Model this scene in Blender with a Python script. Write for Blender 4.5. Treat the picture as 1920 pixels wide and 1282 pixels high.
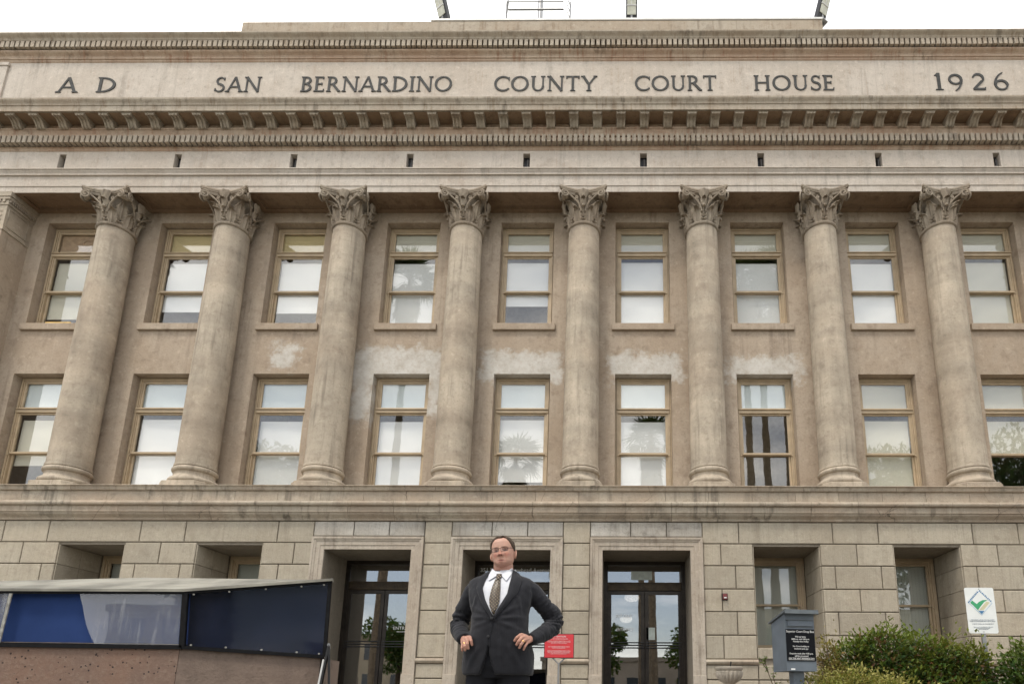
import bpy, bmesh, math, random
from mathutils import Vector, Matrix, Euler, noise
from mathutils.bvhtree import BVHTree

R = math.radians
S = bpy.context.scene
for o in list(bpy.data.objects):
    bpy.data.objects.remove(o)
COL = S.collection
random.seed(7)

# ------------------------------------------------------------------ camera
PITCH, YAW, ROLL = 0.2155, 0.0083, 0.0051
fw = Vector((-math.sin(YAW) * math.cos(PITCH), math.cos(YAW) * math.cos(PITCH), math.sin(PITCH)))
rt = Vector((math.cos(YAW), math.sin(YAW), 0))
up = rt.cross(fw)
c_, s_ = math.cos(ROLL), math.sin(ROLL)
rt, up = c_ * rt + s_ * up, -s_ * rt + c_ * up
cam = bpy.data.cameras.new('camera')
cam.sensor_width = 36
cam.lens = 1153.34 / 1920 * 36
cam.shift_x = (960 - 1144.27) / 1920; cam.shift_y = (1050 - 641) / 1920      # a rising-front view: the lens sits low
cam.clip_start, cam.clip_end = 0.1, 3000
camo = bpy.data.objects.new('camera', cam)
camo.matrix_world = Matrix(((rt.x, up.x, -fw.x, 2.6427), (rt.y, up.y, -fw.y, 0), (rt.z, up.z, -fw.z, 0.66), (0, 0, 0, 1)))
COL.objects.link(camo)
S.camera = camo

# ------------------------------------------------------------------ sky and sun
SUN_ELEV, SUN_AZ = R(64), R(212)      # azimuth measured from +Y clockwise
w = bpy.data.worlds.new('World'); S.world = w; w.use_nodes = True
nt = w.node_tree; nt.nodes.clear()
out = nt.nodes.new('ShaderNodeOutputWorld'); bg = nt.nodes.new('ShaderNodeBackground')
sky = nt.nodes.new('ShaderNodeTexSky'); sky.sky_type = 'NISHITA'; sky.sun_disc = False
sky.sun_elevation = SUN_ELEV; sky.sun_rotation = SUN_AZ
sky.air_density = 1.0; sky.dust_density = 1.0; sky.ozone_density = 1.0
tc = nt.nodes.new('ShaderNodeTexCoord'); mp = nt.nodes.new('ShaderNodeMapping')
mp.inputs['Scale'].default_value = (1.0, 1.0, 3.0); mp.inputs['Location'].default_value = (105.49, 63.91, 23.87)
nz = nt.nodes.new('ShaderNodeTexNoise'); nz.inputs['Scale'].default_value = 1.7; nz.inputs['Detail'].default_value = 7; nz.inputs['Roughness'].default_value = .55
mr = nt.nodes.new('ShaderNodeMapRange'); mr.inputs[1].default_value = .45; mr.inputs[2].default_value = .64; mr.inputs[3].default_value = .14; mr.inputs[4].default_value = 1.0
mixc = nt.nodes.new('ShaderNodeMix'); mixc.data_type = 'RGBA'
mixc.inputs[7].default_value = (20.5, 20.0, 19.0, 1)
lk = nt.links.new
lk(tc.outputs['Generated'], mp.inputs['Vector']); lk(mp.outputs[0], nz.inputs['Vector']); lk(nz.outputs[0], mr.inputs[0])
lk(mr.outputs[0], mixc.inputs[0]); lk(sky.outputs[0], mixc.inputs[6]); lk(mixc.outputs[2], bg.inputs[0])
bg.inputs[1].default_value = 0.1
lk(bg.outputs[0], out.inputs[0])

sun = bpy.data.lights.new('sun', 'SUN'); sun.energy = 1.5; sun.angle = R(11); sun.color = (1, .93, .81)
suno = bpy.data.objects.new('sun', sun); COL.objects.link(suno)
sd = Vector((math.sin(SUN_AZ) * math.cos(SUN_ELEV), math.cos(SUN_AZ) * math.cos(SUN_ELEV), math.sin(SUN_ELEV)))
suno.rotation_euler = sd.to_track_quat('Z', 'Y').to_euler(); suno.location = (0, 0, 40)

S.cycles.use_denoising = True; S.cycles.use_adaptive_sampling = True; S.cycles.adaptive_threshold = .02
S.cycles.max_bounces = 7; S.cycles.diffuse_bounces = 2; S.cycles.glossy_bounces = 3; S.cycles.transparent_max_bounces = 10; S.cycles.transmission_bounces = 4
vs = S.view_settings
vs.view_transform = 'Standard'; vs.look = 'None'; vs.exposure = 0.54; vs.gamma = 1.0; vs.use_curve_mapping = False

# ------------------------------------------------------------------ helpers: objects
W = {}; TOP = {}
# image coordinates of an earlier camera fit -> refit: depth scaled about camera, height stretched
OLD_FIT = True
def DZ(z): return .66 + 1.0408 * (z - .66) if z > .4 else z * .3894 / .4
def DP(p): return Vector((p[0] - .1312 * (1 - p[1] / 23.56), p[1] * .6181, DZ(p[2])))
def link(name, me, mat=None, parent=None, loc=(0, 0, 0), rot=(0, 0, 0), scale=(1, 1, 1), local=False, label=None, cat=None, group=None, kind=None):
    """one object; under a parent its coordinates are world ones unless local"""
    o = bpy.data.objects.new(name, me)
    COL.objects.link(o)
    if OLD_FIT:
        if parent is not None and local:
            if TOP.get(parent):
                loc = (loc[0], loc[1], DZ(loc[2]) if loc[2] else 0)
                if me is not None and not loc[2]:
                    for q in me.vertices: q.co.z = DZ(q.co.z)
        elif tuple(loc) == (0, 0, 0) and me is not None:
            for q in me.vertices: q.co = DP(q.co)
        else: loc = DP(loc)
        if parent is None: TOP[o] = loc[2] == 0
    o.location = loc; o.rotation_euler = rot; o.scale = scale
    T = Matrix.LocRotScale(Vector(loc), Euler(rot), Vector(scale))
    if parent is not None:
        o.parent = parent
        if local:
            W[o] = W[parent] @ T
        else:
            o.matrix_parent_inverse = W[parent].inverted(); W[o] = T
    else:
        W[o] = T
    if mat is not None and me is not None and not me.materials:
        me.materials.append(mat)
    if label: o['label'] = label
    if cat: o['category'] = cat
    if group: o['group'] = group
    if kind: o['kind'] = kind
    return o

def thing(name, loc, label, cat, group=None, rz=0):
    return link(name, None, loc=loc, rot=(0, 0, rz), label=label, cat=cat, group=group)

def mesh(v, f, smooth=None):
    me = bpy.data.meshes.new('m'); me.from_pydata([tuple(p) for p in v], [], f); me.update()
    bm = bmesh.new(); bm.from_mesh(me); bmesh.ops.recalc_face_normals(bm, faces=bm.faces[:]); bm.to_mesh(me); bm.free()
    if smooth is not None:
        me.shade_smooth()
        if smooth < 180: me.set_sharp_from_angle(angle=R(smooth))
    return me

class MB:
    """collects shapes into one mesh"""
    def __init__(s): s.v = []; s.f = []
    def add(s, v, f):
        n = len(s.v); s.v += [Vector(p) for p in v]; s.f += [tuple(i + n for i in q) for q in f]; return s
    def box(s, x0, x1, y0, y1, z0, z1):
        return s.add([(x, y, z) for x in (x0, x1) for y in (y0, y1) for z in (z0, z1)],
                     [(0, 1, 3, 2), (4, 6, 7, 5), (0, 4, 5, 1), (2, 3, 7, 6), (0, 2, 6, 4), (1, 5, 7, 3)])
    def bbox(s, x0, x1, y0, y1, z0, z1, b):
        """box with bevelled edges"""
        bm = bmesh.new(); bmesh.ops.create_cube(bm, size=1)
        for q in bm.verts: q.co = Vector((x0 + (q.co.x + .5) * (x1 - x0), y0 + (q.co.y + .5) * (y1 - y0), z0 + (q.co.z + .5) * (z1 - z0)))
        bmesh.ops.bevel(bm, geom=bm.edges[:], offset=b, segments=2, profile=.5, affect='EDGES')
        bm.verts.index_update()
        s.add([q.co.copy() for q in bm.verts], [tuple(l.index for l in f.verts) for f in bm.faces]); bm.free(); return s
    def prof(s, pts, x0, x1):
        """closed (y,z) polygon swept along x"""
        n = len(pts)
        return s.add([(x0, y, z) for y, z in pts] + [(x1, y, z) for y, z in pts],
                     [(i, (i + 1) % n, n + (i + 1) % n, n + i) for i in range(n)] + [tuple(range(n)), tuple(range(2 * n - 1, n - 1, -1))])
    def rings(s, rings, cap=True, closed=True):
        n = len(rings[0]); v = [p for r in rings for p in r]; f = []
        for i in range(len(rings) - 1):
            for j in range(n if closed else n - 1):
                f.append((i * n + j, i * n + (j + 1) % n, (i + 1) * n + (j + 1) % n, (i + 1) * n + j))
        if cap: f += [tuple(range(n)), tuple(range(len(v) - 1, len(v) - n - 1, -1))]
        return s.add(v, f)
    def lathe(s, prof, n=32, c=(0, 0, 0), cap=True, fn=None):
        rr = []
        for r, z in prof:
            rr.append([Vector((c[0] + (r if not fn else fn(r, z, 2 * math.pi * k / n)) * math.cos(2 * math.pi * k / n),
                               c[1] + (r if not fn else fn(r, z, 2 * math.pi * k / n)) * math.sin(2 * math.pi * k / n), c[2] + z)) for k in range(n)])
        return s.rings(rr, cap)
    def tube(s, path, rad, n=8, cap=True):
        path = [Vector(p) for p in path]
        if not hasattr(rad, '__len__'): rad = [rad] * len(path)
        rr = []; ref = None
        for i, p in enumerate(path):
            t = (path[min(i + 1, len(path) - 1)] - path[max(i - 1, 0)]).normalized()
            if ref is None: ref = t.orthogonal()
            ref = (ref - t * ref.dot(t)).normalized(); b = t.cross(ref)
            ra = rad[i] if hasattr(rad[i], '__len__') else (rad[i], rad[i])
            rr.append([p + ref * ra[0] * math.cos(2 * math.pi * k / n) + b * ra[1] * math.sin(2 * math.pi * k / n) for k in range(n)])
        return s.rings(rr, cap)
    def grid(s, fn, nu, nv):
        v = [fn(i / nu, j / nv) for j in range(nv + 1) for i in range(nu + 1)]
        f = [(j * (nu + 1) + i, j * (nu + 1) + i + 1, (j + 1) * (nu + 1) + i + 1, (j + 1) * (nu + 1) + i) for j in range(nv) for i in range(nu)]
        return s.add(v, f)
    def xf(s, M):
        s.v = [M @ p for p in s.v]; return s
    def me(s, smooth=None): return mesh(s.v, s.f, smooth)

def holed(x0, x1, z0, z1, holes, P, D):
    """wall sheet in the plane given by P(x,z,d) with rectangular holes and reveals of depth D"""
    m = MB()
    xs = sorted({x0, x1} | {h[0] for h in holes} | {h[1] for h in holes}); xs = [x for x in xs if x0 <= x <= x1]
    zs = sorted({z0, z1} | {h[2] for h in holes} | {h[3] for h in holes}); zs = [z for z in zs if z0 <= z <= z1]
    for a, b in zip(xs, xs[1:]):
        for c, d in zip(zs, zs[1:]):
            mx, mz = (a + b) / 2, (c + d) / 2
            if any(h[0] < mx < h[1] and h[2] < mz < h[3] for h in holes): continue
            m.add([P(a, c, 0), P(b, c, 0), P(b, d, 0), P(a, d, 0)], [(0, 1, 2, 3)])
    for h in holes:
        a, b, c, d = h
        for p, q in (((a, c), (a, d)), ((a, d), (b, d)), ((b, d), (b, c)), ((b, c), (a, c))):
            m.add([P(*p, 0), P(*q, 0), P(*q, D), P(*p, D)], [(0, 1, 2, 3)])
    return m

# ------------------------------------------------------------------ helpers: materials
class G:
    def __init__(s, name, rough=.8):
        s.m = bpy.data.materials.new(name); s.m.use_nodes = True; s.nt = s.m.node_tree
        s.b = s.nt.nodes['Principled BSDF']; s.out = s.nt.nodes['Material Output']; s.b.inputs['Roughness'].default_value = rough
        s._pos = None; s._obj = None
    def node(s, t): return s.nt.nodes.new(t)
    def lk(s, a, b): s.nt.links.new(a, b)
    def put(s, sock, v):
        if isinstance(v, bpy.types.NodeSocket): s.lk(v, sock)
        elif hasattr(v, '__len__') and len(v) == 3 and sock.type == 'RGBA': sock.default_value = (*v, 1)
        else: sock.default_value = v
    @property
    def pos(s):
        if not s._pos: s._pos = s.node('ShaderNodeNewGeometry').outputs['Position']
        return s._pos
    @property
    def obj(s):
        if not s._obj: s._obj = s.node('ShaderNodeTexCoord').outputs['Object']
        return s._obj
    def rnd(s): return s.node('ShaderNodeObjectInfo').outputs['Random']
    def xyz(s, v):
        n = s.node('ShaderNodeSeparateXYZ'); s.put(n.inputs[0], v); return n.outputs
    def vec(s, x, y, z):
        n = s.node('ShaderNodeCombineXYZ'); [s.put(n.inputs[i], q) for i, q in enumerate((x, y, z))]; return n.outputs[0]
    def map(s, v, scale=(1, 1, 1), loc=(0, 0, 0)):
        n = s.node('ShaderNodeMapping'); s.put(n.inputs[0], v); n.inputs['Scale'].default_value = scale; n.inputs['Location'].default_value = loc; return n.outputs[0]
    def mth(s, op, a, b=0.0, c=0.0, clamp=False):
        n = s.node('ShaderNodeMath'); n.operation = op; n.use_clamp = clamp
        for i, q in enumerate((a, b, c)): s.put(n.inputs[i], q)
        return n.outputs[0]
    def noise(s, v, scale, detail=4, rough=.55, dist=0.0):
        n = s.node('ShaderNodeTexNoise'); s.put(n.inputs['Vector'], v)
        n.inputs['Scale'].default_value = scale; n.inputs['Detail'].default_value = detail; n.inputs['Roughness'].default_value = rough; n.inputs['Distortion'].default_value = dist
        return n.outputs[0]
    def voro(s, v, scale, feat='F1'):
        n = s.node('ShaderNodeTexVoronoi'); s.put(n.inputs['Vector'], v); n.inputs['Scale'].default_value = scale; n.feature = feat; return n.outputs[0]
    def rng(s, v, a, b, c=0.0, d=1.0, smooth=True):
        n = s.node('ShaderNodeMapRange'); n.interpolation_type = 'SMOOTHSTEP' if smooth else 'LINEAR'
        for i, q in enumerate((v, a, b, c, d)): s.put(n.inputs[i], q)
        return n.outputs[0]
    def mix(s, f, a, b, mode='MIX'):
        n = s.node('ShaderNodeMix'); n.data_type = 'RGBA'; n.blend_type = mode
        s.put(n.inputs[0], f); s.put(n.inputs[6], a); s.put(n.inputs[7], b); return n.outputs[2]
    def bump(s, h, strength=.3, dist=.01):
        n = s.node('ShaderNodeBump'); n.inputs['Strength'].default_value = strength; n.inputs['Distance'].default_value = dist
        s.put(n.inputs['Height'], h); s.lk(n.outputs[0], s.b.inputs['Normal']); return n.outputs[0]
    def col(s, c): s.put(s.b.inputs['Base Color'], c); return s
    def set(s, **k):
        for a, v in k.items(): s.put(s.b.inputs[a.replace('_', ' ')], v)
        return s

def plain(name, col, rough=.6, var=.12, scale=8, metal=0.0, bump=0.0):
    g = G(name, rough); n = g.noise(g.pos, scale, 5)
    g.col(g.mix(g.rng(n, .3, .7), [c * (1 - var) for c in col], [min(1, c * (1 + var)) for c in col]))
    g.b.inputs['Metallic'].default_value = metal
    if bump: g.bump(g.noise(g.pos, scale * 8, 4), bump, .004)
    return g.m

def stone(name, base, dark, warm, streak=.5, tool=0.0, patches=None, block=False, grime=.5, drip=None, dstr=.7, crack=0.0, bands=0.0):
    """weathered stone or cement stucco: blotches, rain streaks, fine pitting"""
    tn = lambda c: [c[0] * 1.02, c[1], c[2] * .975]
    base, dark, warm = tn(base), tn(dark), tn(warm)
    g = G(name, .88); P = g.pos
    big = g.noise(P, .55, 3, .6); mid = g.noise(P, 2.3, 5, .68); fine = g.noise(P, 22, 3, .65)
    c = g.mix(g.rng(big, .34, .68), base, warm)
    c = g.mix(g.mth('MULTIPLY', g.rng(mid, .50, .76), grime), c, dark)
    st = g.noise(g.map(P, (5.5, 5.5, .28)), 1.0, 4, .62)
    zone = g.rng(big, .60, .38)
    c = g.mix(g.mth('MULTIPLY', g.mth('MULTIPLY', g.rng(st, .50, .70), zone), streak), c, [q * .72 for q in dark])
    c = g.mix(g.mth('MULTIPLY', g.rng(st, .44, .30), streak * .35), c, [min(1, q * 1.3) for q in base])
    c = g.mix(g.mth('MULTIPLY', g.rng(fine, .48, .76), .42), c, [q * .55 for q in base])
    blo = g.noise(P, 6.5, 4, .7)
    c = g.mix(g.rng(blo, .44, .28, 0, .50), c, [min(1, q * 1.28) for q in base]); c = g.mix(g.rng(blo, .54, .72, 0, .50), c, [q * .62 for q in warm])
    pit = g.noise(P, 60, 1, .6)
    if drip:       # runs of rust and soot below ledges: narrow stripes
        dn = g.noise(g.map(P, (16, 3, .5)), 1.0, 2, .6); dz = g.rng(mid, .44, .60)
        c = g.mix(g.mth('MULTIPLY', g.mth('MULTIPLY', g.rng(dn, .50, .66), dz), dstr), c, drip)
    if bands:
        z_ = g.xyz(P)[2]; rd = g.rnd()
        bn = g.noise(g.vec(g.mth('MULTIPLY', rd, 40.0), 0.0, z_), 1.5, 3, .6); bx_ = g.noise(g.map(P, (1.6, 1.6, .5)), 1.0, 3, .6)
        k_ = g.mth('ADD', g.mth('MULTIPLY', g.mth('SUBTRACT', bn, .5), bands), g.mth('MULTIPLY', g.mth('SUBTRACT', bx_, .5), bands * 1.2)); k_ = g.mth('ADD', k_, 1.0)
        c = g.mix(1.0, c, g.vec(k_, k_, k_), 'MULTIPLY')
    if block:
        r = g.rnd()
        c = g.mix(g.rng(r, 0, 1, 0, .45, False), c, g.mix(.5, c, warm))
        c = g.mix(1.0, c, g.vec(*[g.rng(g.mth('FRACT', g.mth('MULTIPLY', r, k)), 0, 1, .86, 1.07, False) for k in (7.3, 7.3, 7.3)]), 'MULTIPLY')
    h = g.mth('ADD', g.mth('MULTIPLY', pit, .5), g.mth('MULTIPLY', fine, .8))
    if patches:
        x, y, z = g.xyz(P)
        wob = g.mth('MULTIPLY', g.mth('SUBTRACT', g.noise(P, 2.6, 7, .68), .5), 1.25)
        m = None
        for x0, x1, z0, z1 in patches:
            dx = g.mth('SUBTRACT', g.mth('ABSOLUTE', g.mth('SUBTRACT', x, (x0 + x1) / 2)), (x1 - x0) / 2)
            dz = g.mth('SUBTRACT', g.mth('ABSOLUTE', g.mth('SUBTRACT', z, (z0 + z1) / 2)), (z1 - z0) / 2)
            d = g.mth('ADD', g.mth('SMOOTH_MAX', dx, dz, .25), wob)
            e = g.rng(d, -.10, .22, 1, 0)
            m = e if m is None else g.mth('MAXIMUM', m, e)
        tr = g.noise(P, 9, 6, .7)
        m = g.mth('MULTIPLY', m, g.rng(tr, .26, .58, .50, 1.0))
        c = g.mix(m, c, g.mix(g.rng(mid, .35, .7), (.60, .57, .52), (.50, .465, .41)))
    # hairline cracks
    if crack:
        wv = g.mix(.06, P, g.vec(mid, fine, mid), 'ADD')
        cr = g.voro(wv, .9, 'DISTANCE_TO_EDGE')
        crm = g.mth('MULTIPLY', g.rng(cr, .0, .007, 1, 0), g.rng(big, .50, .62))
        c = g.mix(g.mth('MULTIPLY', crm, crack), c, [q * .4 for q in dark])
    if tool:
        tl = g.noise(g.map(P, (38, 38, 1.1)), 1.0, 3, .6)
        c = g.mix(g.mth('MULTIPLY', g.rng(tl, .48, .72), tool), c, [q * .7 for q in base])
        h = g.mth('ADD', h, g.mth('MULTIPLY', tl, .8))
    g.col(c); g.bump(g.mth('ADD', h, g.mth('MULTIPLY', blo, .9)), .5, .016)
    return g.m

# ------------------------------------------------------------------ materials
B = 3.4
PATCHES = [(-7.05, -6.5, 9.75, 10.3), (-4.70, -2.3, 9.25, 10.15), (-4.72, -4.22, 8.1, 9.4), (-2.55, -2.25, 8.3, 9.4), (-1.05, 1.0, 9.3, 10.05),
           (2.5, 4.4, 9.35, 10.0), (5.85, 7.75, 9.3, 9.9)]
M_wall = stone('stucco_wall', (.425, .352, .277), (.24, .184, .138), (.375, .297, .222), .50, patches=PATCHES, grime=.75)
M_col = stone('column_stone', (.44, .383, .305), (.20, .158, .122), (.385, .32, .248), .6, grime=.5, bands=.85)
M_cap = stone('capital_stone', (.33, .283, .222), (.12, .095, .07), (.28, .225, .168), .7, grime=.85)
M_frieze = stone('frieze_stone', (.515, .467, .412), (.31, .265, .22), (.46, .405, .345), .45, grime=.55, drip=(.38, .29, .22), dstr=.35)
M_mould = stone('cornice_stone', (.40, .352, .285), (.17, .135, .10), (.36, .295, .225), .8, grime=.7, drip=(.22, .15, .09), dstr=.55)
M_corn2 = stone('cornice_stained', (.42, .335, .255), (.19, .125, .08), (.36, .25, .175), .8, grime=.6, drip=(.28, .15, .09))
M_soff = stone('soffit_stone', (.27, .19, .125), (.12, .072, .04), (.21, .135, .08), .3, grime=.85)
M_ash = stone('ashlar_stone', (.43, .388, .312), (.25, .212, .16), (.395, .345, .268), .5, tool=.35, block=True, grime=.5)
M_belt = stone('belt_stone', (.42, .372, .30), (.15, .128, .10), (.38, .305, .232), .85, block=True, grime=.75, crack=.8)
M_joint = stone('mortar', (.25, .22, .175), (.13, .11, .085), (.22, .19, .15), .3)
M_lint = stone('weathered_lintel', (.33, .30, .255), (.13, .115, .095), (.52, .50, .46), .9, tool=.3, block=True, grime=.85, crack=.8)
M_arch = stone('door_architrave', (.45, .40, .335), (.19, .155, .12), (.40, .34, .275), .75, grime=.55, drip=(.22, .175, .13), dstr=.5)
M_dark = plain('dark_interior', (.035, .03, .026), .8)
M_room = plain('room_plaster', (.30, .28, .24), .8)
M_paint = plain('tan_window_paint', (.46, .355, .232), .5, .10, 3)
M_bronze = plain('bronze_frame', (.035, .028, .022), .38, .25, 5, .55)
M_brass = plain('brass_trim', (.050, .034, .018), .45, .35, 6, .5)
M_black = plain('black_metal', (.012, .012, .014), .45, .2, 12)
M_steel = plain('grey_steel', (.30, .30, .30), .45, .15, 6, .7)
M_flash = plain('white_flashing', (.70, .70, .68), .5, .06, 3)
M_lettr = plain('bronze_letter', (.042, .042, .040), .8, .3, 7, 0.0)
M_white = plain('white_print', (.82, .82, .80), .5, .03)
M_pave = plain('concrete_paving', (.20, .19, .165), .85, .2, 1.5, bump=.2)

def glass(name, ior, tint=(1, 1, 1), warp=.02, dirt=0.0):
    g = G(name); g.nt.nodes.remove(g.b)
    tr = g.node('ShaderNodeBsdfTransparent'); tr.inputs[0].default_value = (*tint, 1)
    gl = g.node('ShaderNodeBsdfGlossy'); gl.inputs['Roughness'].default_value = .012
    bp = g.node('ShaderNodeBump'); bp.inputs['Strength'].default_value = warp; bp.inputs['Distance'].default_value = .05
    g.lk(g.noise(g.pos, 1.3, 2), bp.inputs['Height']); g.lk(bp.outputs[0], gl.inputs['Normal'])
    lw = g.node('ShaderNodeLayerWeight'); lw.inputs[0].default_value = .5
    fac = g.mth('ADD', ior, g.mth('MULTIPLY', g.mth('POWER', lw.outputs['Facing'], 5.0), 1 - ior), clamp=True)      # Schlick, same from both sides
    mx = g.node('ShaderNodeMixShader'); g.lk(fac, mx.inputs[0]); g.lk(tr.outputs[0], mx.inputs[1]); g.lk(gl.outputs[0], mx.inputs[2])
    o = mx.outputs[0]
    if dirt:
        df = g.node('ShaderNodeBsdfDiffuse'); df.inputs[0].default_value = (.55, .56, .58, 1)
        sc = g.noise(g.map(g.pos, (26, 26, 1.6)), 1.0, 5, .7); sw = g.rng(g.noise(g.pos, 3.0, 4), .42, .62)
        f2 = g.mth('ADD', dirt * .55, g.mth('MULTIPLY', g.mth('MULTIPLY', g.rng(sc, .50, .72), sw), dirt * .9), clamp=True)
        m2 = g.node('ShaderNodeMixShader'); g.lk(f2, m2.inputs[0]); g.lk(o, m2.inputs[1]); g.lk(df.outputs[0], m2.inputs[2]); o = m2.outputs[0]
    g.lk(o, g.out.inputs[0]); return g.m
M_glass = glass('window_glass', .085)
M_dglass = glass('door_glass', .38, (.55, .55, .55), .010)

def blind(name, col, lines=0.0):
    g = G(name, .85)
    z = g.xyz(g.pos)[2]
    c = g.mix(g.rng(g.noise(g.pos, .8, 2), .3, .7), col, [q * .95 for q in col])
    if lines:
        wv = g.mth('FRACT', g.mth('MULTIPLY', z, 1 / lines)); c = g.mix(g.rng(wv, .0, .35, .45, 0), c, [q * .55 for q in col])
    g.col(c); return g.m
M_blind = [blind('white_blind', (.80, .82, .80)), blind('cream_blind', (.66, .65, .54)), blind('yellow_venetian', (.72, .60, .33), .05), blind('sky_tinted_blind', (.72, .80, .80)), plain('transom_board', (.46, .33, .21), .6)]  # cyan of the lower transom blinds is reflected sky painted onto white

M_gb = blind('grey_vertical_blind', (.50, .53, .47))

# ------------------------------------------------------------------ ground
def sheet(name, x0, x1, y0, y1, z, mat):
    return link(name, MB().add([(x0, y0, z), (x1, y0, z), (x1, y1, z), (x0, y1, z)], [(0, 1, 2, 3)]).me(), mat, kind='structure')
sheet('ground', -900, 900, -900, 900, -.004, plain('dry_ground', (.26, .24, .18), .95, .25, .3))
sheet('pavement', -40, 40, -9, 23.0, 0, M_pave)
sheet('road', -300, 300, -22, -9.2, 0, plain('asphalt', (.05, .05, .052), .9, .2, 3, bump=.3))
gl_ = plain('lawn_green', (.06, .10, .03), .95, .3, 2)
sheet('flower_bed', 3.6, 13, 13.2, 22.6, .006, plain('soil', (.09, .06, .04), .95, .3, 5))

# ------------------------------------------------------------------ the courthouse
CH = thing('courthouse', (0, 23.56, 0), 'tan stone court house with a row of eight tall columns and a lettered frieze', 'building')
X0, X1 = -19.0, 19.0
YW, YF, YG, YS = 25.48, 24.2, 23.56, 25.72

# --- upper wall with two rows of windows
WH = .7915
UZ0, UZ1 = 10.605, 13.86
LZ0, LZ1 = 5.60, 9.112
holes = []
for i in range(9):
    x = (i - 4) * B
    holes += [(x - WH, x + WH, UZ0, UZ1), (x - WH, x + WH, LZ0, LZ1)]
link('upper_wall', holed(-15.4, 15.4, 5.0, 14.19, holes, lambda x, z, d: (x, YW + d, z), .66).me(), M_wall, CH)

# --- end pavilions either side of the colonnade
for s in (-1, 1):
    m = MB()
    xa, xb = sorted((s * 14.86, s * 19.0))
    m.box(xa, xb, 24.22, 26.0, 5.0, 13.02)
    link('pavilion_wall', m.me(), M_wall, CH)
    m = MB(); xi = s * 14.86; e = s * .035
    def slab(o, y, z0, z1):
        a, b = sorted((xi - s * o, s * 19.0)); m.box(a, b, 24.22 - y, 25.478, z0, z1)
    slab(.03, .03, 13.02, 13.09); slab(.0, .0, 13.09, 13.80); slab(.03, .03, 13.80, 13.86); slab(.02, .02, 13.86, 13.96); slab(.07, .07, 13.96, 14.04); slab(.10, .10, 14.04, 14.178)
    link('pilaster_capital', m.me(), M_col, CH)
    m = MB()                                   # dentils and egg row of the pilaster cap, raised panel on its return
    for k in range(12):
        y = 24.22 + .1 * k; a, b = sorted((xi - s * .021, xi - s * .065)); m.box(a, b, y, y + .06, 13.875, 13.958)
    a, b = sorted((xi - s * .001, xi - s * .02)); m.box(a, b, 24.32, 25.3, 13.16, 13.19); m.box(a, b, 24.32, 25.3, 13.70, 13.73); m.box(a, b, 24.32, 24.35, 13.19, 13.70); m.box(a, b, 25.27, 25.3, 13.19, 13.70)
    for k in range(9):
        x = s * (14.93 + .13 * k); m.box(min(x, x + s * .07), max(x, x + s * .07), 24.155, 24.199, 13.875, 13.958)
    for k in range(7):                         # scrollwork on the front panel
        for q in range(4):
            x = s * (15.0 + .14 * k); z = 13.2 + .14 * q
            m.lathe([(.01, 0), (.05, 0), (.045, .02), (.02, .03)], 8); n = 32
            for t in range(len(m.v) - n, len(m.v)):
                p = m.v[t]; m.v[t] = Vector((x + p.x, 24.219 - p.z, z + p.y))
    link('pilaster_ornament', m.me(), M_col, CH, kind='stuff')

# --- entablature, swept profiles
def band(name, pts, mat, x0=X0, x1=X1, sm=28): return link(name, MB().prof(pts, x0, x1).me(sm), mat, CH)
def curve(p0, p1, kind, n=6):
    """cyma, ovolo or cavetto from p0 to p1 in (y,z)"""
    o = []
    for i in range(n + 1):
        t = i / n
        if kind == 'cyma': a = t; b = t - math.sin(2 * math.pi * t) / (2 * math.pi) * .9
        elif kind == 'ovolo': a = 1 - math.cos(t * math.pi / 2); b = math.sin(t * math.pi / 2)
        else: a = math.sin(t * math.pi / 2); b = 1 - math.cos(t * math.pi / 2)
        o.append((p0[0] + (p1[0] - p0[0]) * b, p0[1] + (p1[1] - p0[1]) * a))
    return o
band('architrave', [(24.23, 14.18), (24.23, 14.92), (24.2, 14.91), (24.015, 14.885), (24.015, 14.855), (24.06, 14.85)] + curve((24.055, 14.845), (24.12, 14.745), 'cyma') + [(24.12, 14.73), (24.09, 14.728), (24.09, 14.70), (24.17, 14.69), (24.17, 14.371), (24.2, 14.365), (24.2, 14.18)], M_frieze)
VH = [((i - 4) * B - .10 + .02, (i - 4) * B + .10 + .02, 14.93, 15.44) for i in range(-1, 10)]
link('frieze', holed(X0, X1, 14.9, 15.56, VH, lambda x, z, d: (x, YF + d, z), .30).me(), M_frieze, CH)
for i in range(-1, 10):
    x = (i - 4) * B + .02
    m = MB(); m.box(x - .10, x + .10, 24.46, 24.49, 14.93, 15.44)
    link('vent_shade_back', m.me(), M_black, CH)  # plain black back sheet, stands in for the shade inside the vent
    m = MB(); m.tube([(x + .03, 24.34, 14.93), (x + .03, 24.34, 15.3), (x + .03, 24.44, 15.34)], .03, 8); link('vent_pipe', m.me(40), plain('vent_dark', (.05, .045, .04)) if i < 0 else bpy.data.materials['vent_dark'], CH)
band('bed_mould', [(24.6, 15.53), (24.6, 15.96), (24.15, 15.955), (24.15, 15.63)] + curve((24.09, 15.62), (24.17, 15.56), 'ovolo') + [(24.18, 15.545), (24.2, 15.535)], M_corn2)
band('ovolo_mould', [(24.6, 15.957), (24.6, 16.22), (24.06, 16.215), (24.0, 16.19), (23.965, 16.185), (23.965, 16.165)] + curve((23.975, 16.15), (24.06, 15.975), 'ovolo') + [(24.07, 15.957)], M_corn2)
band('soffit_wall', [(24.6, 16.222), (24.6, 16.36), (24.09, 16.359), (24.09, 16.222)], M_corn2)
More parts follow.
